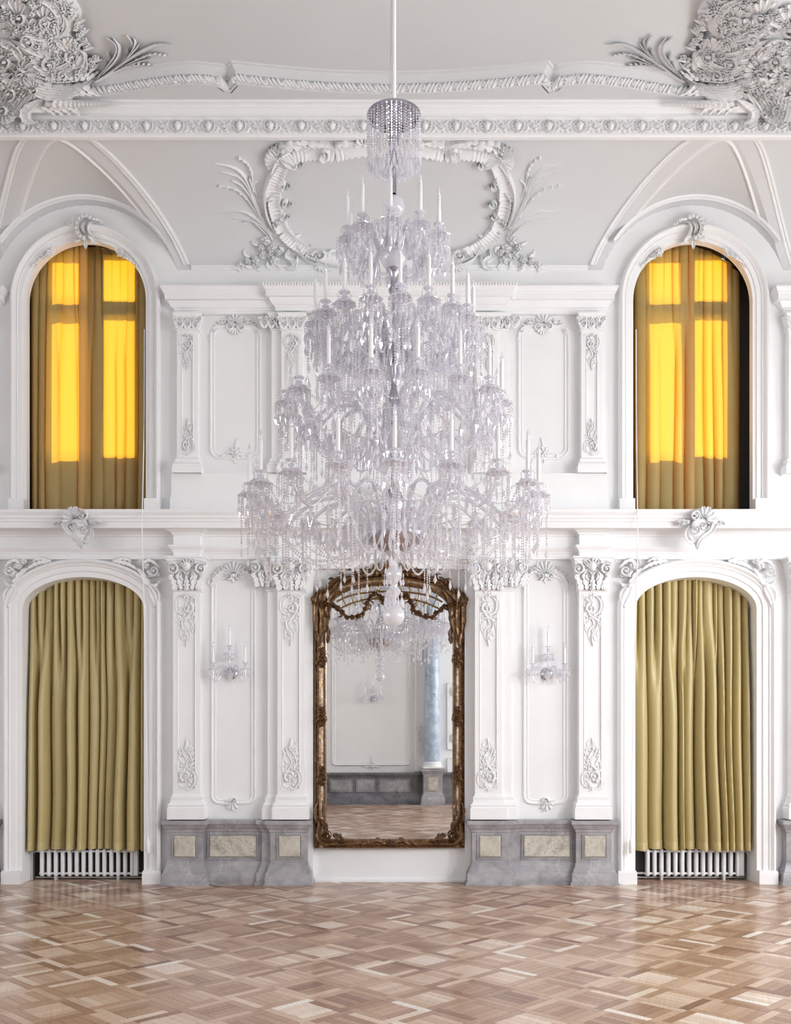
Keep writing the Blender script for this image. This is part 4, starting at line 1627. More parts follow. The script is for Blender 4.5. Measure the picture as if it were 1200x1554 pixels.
# ================================================================== MIRROR
def mirror():
    root = empty('gilt_mirror', (0, 0, 0))
    tag(root, 'tall arched mirror in a worn carved gilt frame between the grey dados', 'mirror')
    M = wallmap(.0)
    half_ = [(477, 1286), (477, 1180), (477, 1050), (477, 930), (478, 912), (484, 899), (497, 889), (516, 881), (540, 875), (566, 871), (591, 870)]
    path = [P(a, b) for a, b in half_]
    path = [(p.x, p.z) for p in path]
    path[-1] = (0.0, path[-1][1])
    path += [(-x, z) for x, z in reversed(path[:-1])]
    for nm, m, PR in (('frame', M_gilt, [(0, 0), (0, .035), (.010, .045), (.022, .034), (.03, .05), (.05, .066), (.066, .058)]), ('silvered_band', M_bead, [(.066, .058), (.074, .062), (.086, .052), (.094, .040)]), ('inner_fillet', M_gilt, [(.094, .040), (.100, .047), (.112, .046), (.118, .026), (.122, .012)])):
        k = MB()
        sweep(k, path, PR, onwall)
        k.build(nm, m, root, smooth=40)
    # bottom rail
    k = MB()
    zb = PZ(1287)
    x0, x1 = path[0][0], path[-1][0]
    k.grid([[(x, -h, zb + o) for o, h in ((0, 0), (0, .04), (.012, .05), (.022, .036), (.03, .05), (.05, .056), (.066, .04), (.074, .044), (.084, .03), (.09, .012))] for x in (x0, x1)])
    k.build('bottom_rail', M_gilt, root, smooth=40)
    # the glass
    gl = []
    for (a, b) in half_:
        p = P(a, b)
        gl.append((p.x, p.z))
    gl[-1] = (0.0, gl[-1][1])
    gl += [(-x, z) for x, z in reversed(gl[:-1])]
    k = MB()
    n = len(gl)
    ins = [(x * .93, z - .03 if z > 3 else z + .04 * (z < .5)) for x, z in gl]
    k.add([(x, -.012, z) for x, z in ins] + [(x, -.004, z) for x, z in ins], [tuple(range(n)), tuple(reversed(range(n, 2 * n)))] + [(i, (i + 1) % n, (i + 1) % n + n, i + n) for i in range(n)])
    k.build('mirror_glass', M_mirror, root, smooth=0)
    # fluted hood under the arch
    k = MB()
    Mh = wallmap(.03)
    stroke(k, Mh, [(497, 912), (508, 900), (526, 890), (550, 883), (575, 880), (589, 880)], 13, .05, 'groove', 'bar', rib=22)
    stroke(k, Mh, [(593, 880), (607, 880), (632, 883), (656, 890), (674, 900), (685, 912)], 13, .05, 'groove', 'bar', rib=22)
    k.build('fluted_arch', M_gilt, root, smooth=60)

    def sided(fn, name, m=M_gilt):
        for sg in (1, -1):
            k = MB()
            Mq = wallmap(.03 if name in ('trellis', 'flower_garland') else .052)
            fn(k, (lambda u, v, h: Mq(u, v, h)) if sg > 0 else (lambda u, v, h: Mq(1182 - u, v, h)))
            k.build(name, m, root, smooth=60)

    def shoulder(k, M):
        for pts, w in (([(480, 960), (478, 930), (480, 905), (486, 890)], 9), ([(486, 968), (488, 935), (484, 912), (478, 897)], 9), ([(492, 960), (495, 930), (502, 905), (515, 890)], 10),
                       ([(478, 920), (474, 908), (480, 896)], 7), ([(490, 925), (486, 905), (490, 889)], 8), ([(498, 940), (494, 918), (498, 905)], 8), ([(484, 980), (480, 950), (482, 930)], 8), ([(496, 975), (498, 958), (494, 945)], 6)):
            stroke(k, M, pts, w, .045, 'groove', 'taper', lobes=3)
        volute(k, M, 493, 914, 6, 4, .06, 0, 1, 1.3)
        for pts in ([(490, 900), (502, 884), (516, 874)], [(500, 893), (520, 880), (545, 872)], [(530, 880), (550, 872), (572, 868)], [(555, 874), (575, 868), (588, 862)]):
            stroke(k, M, pts, 8, .05, 'groove', 'both', lobes=4)
        for u, v in ((500, 888), (516, 880), (531, 874)):
            stroke(k, M, [(u - 2, v + 6), (u + 5, v - 4), (u + 2, v - 11), (u - 4, v - 9)], 7, .05, 'groove', 'taper')
            stroke(k, M, [(u, v + 5), (u + 9, v), (u + 14, v - 8)], 5, .04)
        for u, v in ((545, 868), (555, 862), (563, 864), (572, 857), (580, 860), (587, 850)):
            stroke(k, M, [(u, 874), (u + 1, v + 2), (u + 3, v - 6)], 5.5, .045, lobes=2)
            stroke(k, M, [(u + 1, 872), (u - 5, v + 2), (u - 6, v - 3)], 4, .04)

    sided(shoulder, 'acanthus_shoulder')

    def side(k, M, v0=0):
        for v in (v0,):
            for q in (-11, -4, 3, 10):
                flower(k, M, 488 + (q % 3) - 1, v + q, 6, .04)
            stroke(k, M, [(485, v - 6), (482, v - 14), (487, v - 20)], 4.5, .03, lobes=2)
            stroke(k, M, [(489, v + 6), (484, v + 14), (482, v + 22)], 4.5, .03, lobes=2)
            stroke(k, M, [(490, v - 3), (494, v + 3), (492, v + 10)], 4.5, .03, lobes=2)
            stroke(k, M, [(484, v + 2), (480, v + 6), (481, v + 12)], 4, .03)

    for v0 in (998, 1088, 1178):
        sided(lambda k, M: side(k, M, v0), 'flower_clasp')

    def foot(k, M):
        volute(k, M, 494, 1268, 9, 6, .055, pi, -1, 1.3)
        stroke(k, M, [(480, 1236), (484, 1252), (482, 1270), (492, 1282), (506, 1280)], 9, .045, 'groove', 'both', n=13, lobes=5, lob=.15)
        stroke(k, M, [(486, 1244), (494, 1254), (496, 1264)], 7, .045, 'groove', 'taper')
        stroke(k, M, [(504, 1268), (514, 1272), (522, 1280)], 8, .04, 'groove', 'both', lobes=3)
        stroke(k, M, [(500, 1282), (516, 1280), (528, 1276)], 7, .045, 'groove', 'taper', lobes=4)
        volute(k, M, 518, 1278, 5, 3.5, .05, 0, 1, 1.2)
        for pts in ([(480, 1250), (478, 1230), (482, 1216)], [(488, 1262), (480, 1275), (479, 1286)], [(490, 1240), (492, 1226), (488, 1214)]):
            stroke(k, M, pts, 6, .04, lobes=3)

    sided(foot, 'corner_scroll')

    def mid(k, M):
        stroke(k, M, [(560, 1281), (572, 1276), (584, 1280), (592, 1281)], 6, .035, lobes=4)
        stroke(k, M, [(548, 1283), (558, 1278), (566, 1283)], 5, .035, lobes=3)
        flower(k, M, 590, 1280, 5, .035)

    sided(mid, 'rail_ornament')

    def trellis(k, M):
        for i in range(5):
            u = 522 + i * 13.5
            stroke(k, M, [(u + 3, 887 - i * 1.5), (u - 3, 899 - i), (u - 1, 911 - i * .6), (u + 4, 920 - i * 2)], 2.0, .02, 'tube', 'bar', n=9)
        stroke(k, M, [(510, 912), (530, 903), (556, 898), (586, 896)], 2.0, .024, 'tube', 'bar', n=12)
        stroke(k, M, [(516, 922), (534, 914), (558, 908), (584, 908)], 2.0, .024, 'tube', 'bar', n=12)

    sided(trellis, 'trellis', M_gold)

    def garland(k, M):
        pts = [(506, 917), (516, 927), (527, 935), (541, 934), (551, 928), (556, 918), (560, 908), (568, 899), (578, 905), (581, 912)]
        stroke(k, M, pts, 3.5, .03, 'tube', 'bar', n=24)
        for i, (u, v) in enumerate(cr(pts, 15)):
            flower(k, M, u + rng.uniform(-1.5, 1.5), v + rng.uniform(-2, 2), rng.uniform(3.2, 5), .045)
            a = rng.random() * 6.3
            stroke(k, M, [(u, v), (u + 5 * cos(a), v + 5 * sin(a)), (u + 9 * cos(a + .4), v + 9 * sin(a + .4))], 4, .035, lobes=2)

    sided(garland, 'flower_garland')
    root.location = (0, .042, 0)
    root.rotation_euler.z = .0208
    return root


mirror()


# ================================================================== CURTAINS
def fold(ridges, s):
    """Depth of the folds and the sideways swell of their crests; s in 0..1."""
    for a, b, h in ridges:
        if a <= s <= b:
            u = (s - a) / (b - a)
            return h * (.5 - .5 * cos(2 * pi * u)) ** .8, -.145 * (b - a) * sin(2 * pi * u)
    return 0.0, 0.0


def make_ridges(n, seed, amp):
    r = random.Random(seed)
    ws_ = [r.uniform(.5, 1.7) for _ in range(n)]
    tot = sum(ws_)
    out, a = [], 0
    for w in ws_:
        b = a + w / tot
        out.append((a, b, amp * (r.uniform(.38, .62) if r.random() < .33 else r.uniform(.85, 1.1))))
        a = b
    out[0] = (out[0][0], out[0][1], amp)
    out[-1] = (out[-1][0], out[-1][1], amp)
    return out


def curtain(x0, x1, topf, zb, y, seed, n, amp, m, hem=True, nx=230, nz=46, bell=.0, name='curtain'):
    r1, r2 = make_ridges(n, seed, amp), make_ridges(int(n * 1.5), seed + 50, amp * .72)
    k = MB()
    rr = random.Random(seed)
    ph = [rr.uniform(0, 6) for _ in range(4)]
    rows = []
    zmax = max(topf(x0 + (x1 - x0) * i / 60) for i in range(61))
    for i in range(nx + 1):
        s = i / nx
        row = []
        for j in range(nz + 1):
            q = j / nz
            xx = x0 + (x1 - x0) * s
            zt = topf(xx)
            z = zt + (zb - zt) * q
            t = (zmax - z) / (zmax - zb)
            bl = min(1, max(0, (t - .06) / .45))
            bl = bl * bl * (3 - 2 * bl)
            s2 = min(1, max(0, s + .012 * sin(4 * t + ph[0]) * sin(pi * s) + .006 * sin(9 * t + ph[1]) * sin(2 * pi * s)))
            (d1, e1), (d2, e2) = fold(r1, s2), fold(r2, s)
            d = d1 * bl + d2 * (1 - bl)
            sw = (e1 * bl + e2 * (1 - bl)) * (x1 - x0)
            d *= .72 + .28 * t
            d += .010 * sin(7 * s + 3 * t + ph[2]) + .004 * sin(23 * s + 5 * t + ph[3])
            x = xx + sw + bell * (t ** 2) * (s - .5) * 2 + .012 * sin(11 * s + ph[1]) * t
            row.append((x, y - d, z - .012 * (d1 / amp if q > .98 else 0)))
        rows.append(row)
    k.grid(rows)
    o = k.build(name, m, smooth=60)
    return o, rows


def lower_top(xc):
    return lambda x: DZS + DB * sqrt(max(0.04, 1 - ((x - xc) / (DH + .02)) ** 2)) + .015


GRP = 'olive curtains in the two lower doorways'
for sg, lab, seed in ((1, 'long olive satin curtain in the lower arched doorway left of the mirror', 11), (-1, 'long olive satin curtain in the lower arched doorway right of the mirror', 23)):
    xc = sg * XD
    zb = PZ(1288, -.13)
    root = empty('curtain', (xc, .20, zb))
    o, rows = curtain((xc - DH + .004 if sg > 0 else xc - DH + .012), (xc + DH - .018 if sg > 0 else xc + DH - .008), lower_top(xc), zb, .235, seed, 11, .205, M_curt, name='drape')
    o.data.transform(Matrix.Translation((-xc, -.20, -zb)))
    o.parent = root
    tag(root, lab, 'curtain', GRP)
    # stitched hem: a slightly proud band along the bottom edge
    k = MB()
    zs = []
    hr = []
    for r in rows:
        a, b = Vector(r[-1]), Vector(r[-3])
        hr.append([(a.x, a.y - .003, a.z), (a.x, b.y - .0045, a.z + .085), (a.x, b.y - .0005, a.z + .088)])
    k.grid(hr)
    k.build('hem', M_curt, root, smooth=60)
    k = MB()
    pts = []
    for i in range(25):
        x = xc - DH - .03 + (2 * DH + .06) * i / 24
        pts.append((x, .245, lower_top(xc)(x) - .01))
    k.tube(pts, .008, 6)
    k.build('curtain_track', M_pipe, root, smooth=60)


def upper_top(xc):
    return lambda x: WZC + sqrt(max(.0, (WR + .06) ** 2 - (x - xc) ** 2)) + .01


UP = [(PX(45, -.13), PX(131, -.13), 5, 31, 'left half of the glowing golden curtain in the left upper window'), (PX(118, -.16), PX(223, -.16), 6, 47, 'right half of the glowing golden curtain in the left upper window'),
      (PX(964, -.13), PX(1054, -.13), 5, 61, 'left half of the glowing golden curtain in the right upper window'), (PX(1041, -.15), PX(1127, -.15), 5, 79, 'right half of the glowing golden curtain in the right upper window')]
for i, (a, b, n, seed, lab) in enumerate(UP):
    xc = XW if i < 2 else -XW
    root = empty('curtain', ((a + b) / 2, .15, 3.72))
    tp = upper_top(xc)
    o, rows = curtain(a, b, (lambda x, xc=xc: min(upper_top(xc)(min(max(x, xc - .63), xc + .63)), 6.56)), 3.722, .168 + .096 * (i % 2), seed, n, .06, M_curt2, nx=120, name='drape')
    o.data.transform(Matrix.Translation((-(a + b) / 2, -.15, -3.72)))
    o.parent = root
    tag(root, lab, 'curtain')
    k = MB()
    k.tube([(x, .176 + .094 * (i % 2), min(upper_top(xc)(x), 6.55)) for x in [a + (b - a) * q / 10 for q in range(11)]], .007, 6)
    k.build('curtain_track', M_pipe, root, smooth=60)

# ================================================================== RADIATORS
def radiator(xc, lab, sgn):
    z0, h = .035, .29
    root = empty('radiator', (0, 0, 0))
    tag(root, lab, 'radiator', None)
    n, pitch = 14, .0715
    xs = [-(n - 1) * pitch / 2 + i * pitch for i in range(n)]
    k = MB()
    prof = []
    for i in range(9):
        a = -pi / 2 + 2 * pi * i / 16 - pi / 2
        prof.append((cos(pi - 0 + pi * i / 8 * 0), 0))
    # one column: rounded lozenge outline in (y, z), swelling in x
    out = []
    w2, h2, r = .036, h / 2, .028
    for cx_, cz_, a0 in ((w2 - r, h2 - r, 0), (-(w2 - r), h2 - r, pi / 2), (-(w2 - r), -(h2 - r), pi), (w2 - r, -(h2 - r), 3 * pi / 2)):
        for i in range(4):
            a = a0 + pi / 2 * i / 3
            out.append((cx_ + r * cos(a), cz_ + r * sin(a)))
    rows = []
    for dx, f in ((-.0165, .86), (-.012, .96), (-.005, 1.0), (.005, 1.0), (.012, .96), (.0165, .86)):
        rows.append([(dx, (y * f), z0 + h / 2 + z * (1 - (1 - f) * .25)) for y, z in out])
    k.grid(rows, cv=True, capa=True, capb=True)
    sec = None
    for x in xs:
        if sec is None:
            sec = k.build('radiator_column', M_enamel, root, smooth=50)
            o = sec
        else:
            o = sec.copy()
            COL.objects.link(o)
        o.location = (x, 0, 0)
    k = MB()
    for z in (z0 + .03, z0 + h - .03):
        k.tube([(xs[0] - .03, 0, z), (xs[-1] + .03, 0, z)], .013, 8)
    k.build('header_tube', M_enamel, root, smooth=50)
    k = MB()
    k.box(xs[-1] + .02 if sgn > 0 else xs[0] - .06, xs[-1] + .06 if sgn > 0 else xs[0] - .02, -.03, .03, z0 + .01, z0 + h - .012)
    k.build('end_cover', M_enamel, root, smooth=0)
    xe = -(n - 1) * pitch / 2 - .105
    k = MB()
    k.tube([(xs[0] - .02, 0, z0 + h - .03), (xe, 0, z0 + h - .03), (xe - .006, 0, z0 + h - .04), (xe - .006, 0, -.011)], .012, 8)
    k.build('supply_pipe', M_pipe, root, smooth=50)
    k = MB()
    k.lathe([(.004, -.022), (.024, -.02), (.027, -.01), (.027, .012), (.02, .02), (.004, .022)], 12)
    vo = k.build('valve', M_pipe, root, smooth=40)
    vo.location = (xe, -.016, z0 + h - .03)
    vo.rotation_euler.x = pi / 2
    k = MB()
    xr = xs[-1] + .135
    k.tube([(xs[-1] + .02, .02, z0 + .03), (xr, .02, z0 + .03), (xr + .004, .02, z0 + .02), (xr + .004, .02, -.011)], .011, 8)
    k.tube([(xe + .02, .05, .018), (xr, .05, .018)], .010, 8)
    k.tube([(xr + .02, .01, z0 + .12), (xr + .02, .01, z0 + .22)], .012, 8)
    for x in (xs[2], xs[-3]):
        k.box(x - .012, x + .012, -.03, .03, -.012, z0 + .02)
    k.build('return_pipe', M_pipe, root, smooth=50)
    root.location = (xc, .215, 0)
    if sgn < 0:
        root.scale.x = -1
    return root


radiator(PX(132, -.2), 'white column radiator under the hem of the left lower curtain', 1)
radiator(PX(1051, -.2), 'white column radiator under the hem of the right lower curtain', -1)

# ================================================================== CORDS
for nm, top, pts, lab in (('l', 0, [(219, 500, -.05), (218.5, 640, -.05), (216, 770, .30), (215.5, 790, .325), (216.5, 850, .30), (218, 900, .22), (222, 1100, .14), (224.5, 1270, .115)], 'thin white pull cord with a weight hanging beside the left lower curtain'),
                          ('r', 0, [(965, 500, -.05), (965.5, 640, -.05), (967, 770, .30), (967.5, 790, .325), (967, 850, .30), (965, 900, .22), (960.5, 1100, .14), (957.5, 1270, .115)], 'thin white pull cord with a weight hanging beside the right lower curtain')):
    p = [P(a, b, d) for a, b, d in pts]
    p = [Vector(q) for q in cr([tuple(q) for q in p], 40)]
    root = empty('pull_cord', tuple(p[-1]))
    tag(root, lab, 'cord')
    k = MB()
    k.tube(p, .0055, 6)
    k.build('cord', M_cord, root, smooth=60)
    k = MB()
    e = p[-1]
    k.lathe([(.004, 0), (.010, -.012), (.011, -.03), (.020, -.045), (.022, -.06), (.022, -.155), (.016, -.165), (.002, -.167)][::-1], 12, (e.x, e.y, e.z - .0))
    k.build('weight', M_cord, root, smooth=40)


# ================================================================== CRYSTAL PARTS
def candle_parts(parent, x, y, z, hc=.17, r=.0115):
    """Electric candle with its flame-shaped bulb, standing in a glass drip pan at z."""
    k = MB()
    k.lathe([(r * .2, z), (r, z), (r, z + hc), (r * .7, z + hc + .003), (r * .2, z + hc + .004)], 10, (x, y, 0))
    k.build('candle', M_candle, parent, smooth=50)
    k = MB()
    k.lathe([(.004, hc), (.008, hc + .008), (.0115, hc + .022), (.010, hc + .036), (.005, hc + .052), (.001, hc + .064)], 8, (x, y, z))
    k.build('bulb', M_glass, parent, smooth=60)


def pan_mesh(x, y, z, r=.045):
    k = MB()
    k.lathe([(.006, -.05), (.018, -.045), (.010, -.03), (.020, -.018), (.010, -.008), (.012, 0), (r * .75, .002), (r, .012), (r * .95, .013), (.012, .006), (.010, .012)], 14, (x, y, z), .05, 7)
    return k


def prism(k, x, y, z, l, r=.0055):
    """A faceted drop hung from z: a bead, then a pendant."""
    k.octa((x, y, z - .008), .0055)
    k.octa((x, y, z - .020), .0048)
    a = z - .027
    k.add([(x + r * cos(2 * pi * i / 4), y + r * sin(2 * pi * i / 4), a - l * .62) for i in range(4)] + [(x, y, a), (x, y, a - l)],
          [(0, 1, 4), (1, 2, 4), (2, 3, 4), (3, 0, 4), (1, 0, 5), (2, 1, 5), (3, 2, 5), (0, 3, 5)])


def strand(k, pts, r=.0075, step=.016):
    L = [0]
    for a, b in zip(pts, pts[1:]):
        L.append(L[-1] + (Vector(b) - Vector(a)).length)
    n = max(2, int(L[-1] / step))
    j = 0
    for i in range(n + 1):
        d = L[-1] * i / n
        while j < len(L) - 2 and L[j + 1] < d:
            j += 1
        t = (d - L[j]) / max(1e-6, L[j + 1] - L[j])
        p = Vector(pts[j]).lerp(Vector(pts[j + 1]), t)
        k.octa(p, r * (1.0 if i % 2 else .86), r * 1.05)


def swag(a, b, dip, n=14):
    a, b = Vector(a), Vector(b)
    return [a.lerp(b, i / n) - Vector((0, 0, dip * 4 * (i / n) * (1 - i / n))) for i in range(n + 1)]


# ---- wall sconces
def sconce():
    root = empty('wall_sconce', (0, 0, 0))
    k = MB()
    k.lathe([(.001, .0), (.055, .0), (.062, .008), (.05, .016), (.03, .024), (.012, .034), (.001, .036)], 16)
    bp = k.build('backplate', M_silver, root, smooth=40)
    bp.rotation_euler.x = pi / 2
    k = MB()
    for i in range(11):
        a = 2 * pi * i / 11
        k.octa((.048 * cos(a), -.03, .048 * sin(a)), .011)
    k.add([(-.034, -.05, -.02), (0, -.066, -.01), (.034, -.05, -.02), (0, -.05, .05), (0, -.05, -.10)], [(0, 1, 3), (1, 2, 3), (1, 0, 4), (2, 1, 4), (0, 3, 2), (0, 2, 4)])
    k.build('rosette', M_glass, root, smooth=0)
    for sg in (-1, 1):
        k = MB()
        k.tube([Vector(p) for p in cr([(sg * .02, -.03, .01), (sg * .035, -.05, .06), (sg * .07, -.07, .075), (sg * .085, -.09, .02), (sg * .10, -.11, -.06), (sg * .135, -.12, -.085), (sg * .158, -.12, -.05), (sg * .16, -.12, .05)], 26)], .0095, 8)
        arm = k.build('arm', M_arm, root, smooth=60)
        pan_mesh(sg * .16, -.12, .09, .034).build('drip_pan', M_glass, arm, smooth=50)
        candle_parts(arm, sg * .16, -.12, .10, .155, .0125)
        k = MB()
        k.lathe([(.012, .03), (.058, .036), (.06, .042), (.012, .04)], 14, (sg * .16, -.12, 0))
        for i in range(11):
            a = 2 * pi * i / 11
            prism(k, sg * .16 + .054 * cos(a), -.12 + .054 * sin(a), .04, .045, .008)
        k.build('prism_ring', M_glass, arm, smooth=0, kind='stuff')
    k = MB()
    k.tube([Vector(p) for p in cr([(0, -.03, .02), (0, -.075, .06), (0, -.085, .12), (0, -.085, .25)], 16)], .0095, 8)
    arm = k.build('stem', M_arm, root, smooth=60)
    pan_mesh(0, -.085, .263, .034).build('drip_pan', M_glass, arm, smooth=50)
    candle_parts(arm, 0, -.085, .272, .155, .0125)
    k = MB()
    k.lathe([(.012, .19), (.06, .194), (.062, .20), (.012, .20)], 14, (0, -.085, 0))
    k.lathe([(.012, .13), (.022, .14), (.026, .155), (.018, .17), (.012, .18)], 10, (0, -.085, 0))
    for i in range(13):
        a = 2 * pi * i / 13
        prism(k, .056 * cos(a), -.085 + .056 * sin(a), .198, .05, .008)
    k.build('prism_ring', M_glass, arm, smooth=0, kind='stuff')
    return root


SG = 'three-light crystal wall sconces'
s1 = sconce()
s2 = copy_tree(s1)
s3 = copy_tree(s1)
s1.location = P(350.5, 1022, .0)
tag(s1, 'small three-candle crystal sconce on the panel left of the mirror', 'sconce', SG)
s2.location = P(829.5, 1023, .0)
tag(s2, 'small three-candle crystal sconce on the panel right of the mirror', 'sconce', SG)
s3.location = (.09, BACKY, 2.15)
s3.rotation_euler.z = pi
tag(s3, 'three-candle crystal sconce on the rear wall, seen only in the mirror', 'sconce', SG)

# ---- rear of the room, seen in the mirror
k = MB()
pth = panel_path(-.75, .875, .78, 5.2, .09, .09)
sweep(k, pth, [(-o, h * 1.8) for o, h in [(-a * 1.2, b) for a, b in PAN]], lambda a, b, h: Vector((a, BACKY + h, b)), closed=True)
k.build('panel_moulding', M_stucco, wall_back, smooth=40)
k = MB()
foot_flower(k, lambda u, v, h: Vector((.09 - u * .0075, BACKY + h + .01, .80 - v * .0065)))
k.build('foot_ornament', M_stucco, wall_back, smooth=60)
k = MB()
DB2 = [(0.03, 0)] + DADO
sweep(k, [(3.0, BACKY + .10), (1.0, BACKY + .10), (1.0, BACKY + .16), (-.85, BACKY + .16), (-.85, BACKY + .35), (-1.3, BACKY + .35)], DADO, plan)
db = k.build('dado', mat('dark_grey_marble', (.14, .14, .16), .3, build=b_marble(((.25, (.09, .09, .105)), (.5, (.16, .16, .18)), (.75, (.24, .24, .26))), (.4, .4, .42), 5, 6, .02)), wall_back, smooth=25)
for a, b in ((-.79, -.33), (-.25, .13), (.21, .85)):
    k = MB()
    rs = []
    for i, h in ((0, .002), (.0, .012), (.012, .012), (.02, .003), (.03, .016)):
        rs.append([(a + i, BACKY + .16 + h, .25 + i), (b - i, BACKY + .16 + h, .25 + i), (b - i, BACKY + .16 + h, .51 - i), (a + i, BACKY + .16 + h, .51 - i)])
    k.grid(rs, cv=True, capb=True)
    k.build('marble_panel', M_marble, db, smooth=0)
k = MB()
slab_panel(k, .95, 1.17, .66, 5.3, 0, .06, (.98, 1.14, .75, 5.2))
for v in k.v[:]:
    pass
k.v = [(x, BACKY - y, z) for x, y, z in k.v]
o = k.build('pilaster', M_stucco, wall_back, smooth=0)
k = MB()
drop_ornament(k, lambda u, v, h: Vector((1.06 - u * .0055, BACKY + .05 + h, .9 + (78 - v) * .0085)))
drop_ornament(k, lambda u, v, h: Vector((1.06 - u * .0055, BACKY + .05 + h, 3.5 - v * .0085)))
k.build('carving', M_stucco, o, smooth=60)
k = MB()
sweep(k, panel_path(1.62, 2.3, 1.1, 2.5, .05, .05), [(-o, h * 1.8) for o, h in [(-a, b) for a, b in PAN]], lambda a, b, h: Vector((a, BACKY + h, b)), closed=True)
sweep(k, panel_path(1.62, 2.3, .2, .95, .05, .05), [(-o, h * 1.8) for o, h in [(-a, b) for a, b in PAN]], lambda a, b, h: Vector((a, BACKY + h, b)), closed=True)
for zz in (1.35, 2.3, .4):
    asym_crest(k, lambda u, v, h: Vector((1.78 - u * .006, BACKY + h, zz - v * .006)))
k.build('door_panels', M_stucco, wall_back, smooth=40)

XC, YC = 1.30, -10.05
col = empty('marble_column', (XC, YC, 0))
tag(col, 'blue-grey marble column on a panelled pedestal, seen in the mirror', 'column')
k = MB()
k.lathe([(.153, .86), (.155, 1.4), (.150, 2.6), (.139, 4.2), (.131, 5.1)], 28, (XC, YC, 0))
k.build('shaft', M_blue, col, smooth=50)
k = MB()
k.lathe([(.19, .77), (.195, .785), (.19, .805), (.178, .81), (.172, .825), (.184, .835), (.182, .85), (.16, .858), (.155, .87)], 28, (XC, YC, 0))
k.lathe([(.133, 5.08), (.14, 5.1), (.14, 5.13), (.15, 5.2), (.20, 5.42), (.21, 5.5)], 20, (XC, YC, 0), .06, 8)
k.box(XC - .2, XC + .2, YC - .22, YC + .22, .74, .772)
k.box(XC - .23, XC + .23, YC - .25, YC + .25, 5.5, 5.56)
k.build('base', M_stucco, col, smooth=40)
k = MB()
sq = [(XC - .19, YC - .19), (XC - .19, YC + .19), (XC + .19, YC + .19), (XC + .19, YC - .19)]
sweep(k, sq, [(-a, z * 1.13) for a, z in DADO], plan, closed=True)
k.build('pedestal', M_marble, col, smooth=25)
for sx, sy in ((0, 1),):
    k = MB()
    rs = []
    for i, h in ((0, .001), (0, .012), (.012, .012), (.02, .003), (.03, .016)):
        rs.append([(XC - .11 + i, YC + .19 + h, .29 + i), (XC + .11 - i, YC + .19 + h, .29 + i), (XC + .11 - i, YC + .19 + h, .56 - i), (XC - .11 + i, YC + .19 + h, .56 - i)])
    k.grid(rs, cv=True, capb=True)
    k.build('marble_panel', M_panel, col, smooth=0)
k = MB()
k.lathe([(.11, 5.56), (.11, 7.4)], 12, (XC, YC, 0))
k.build('impost', M_stucco, col, smooth=50)


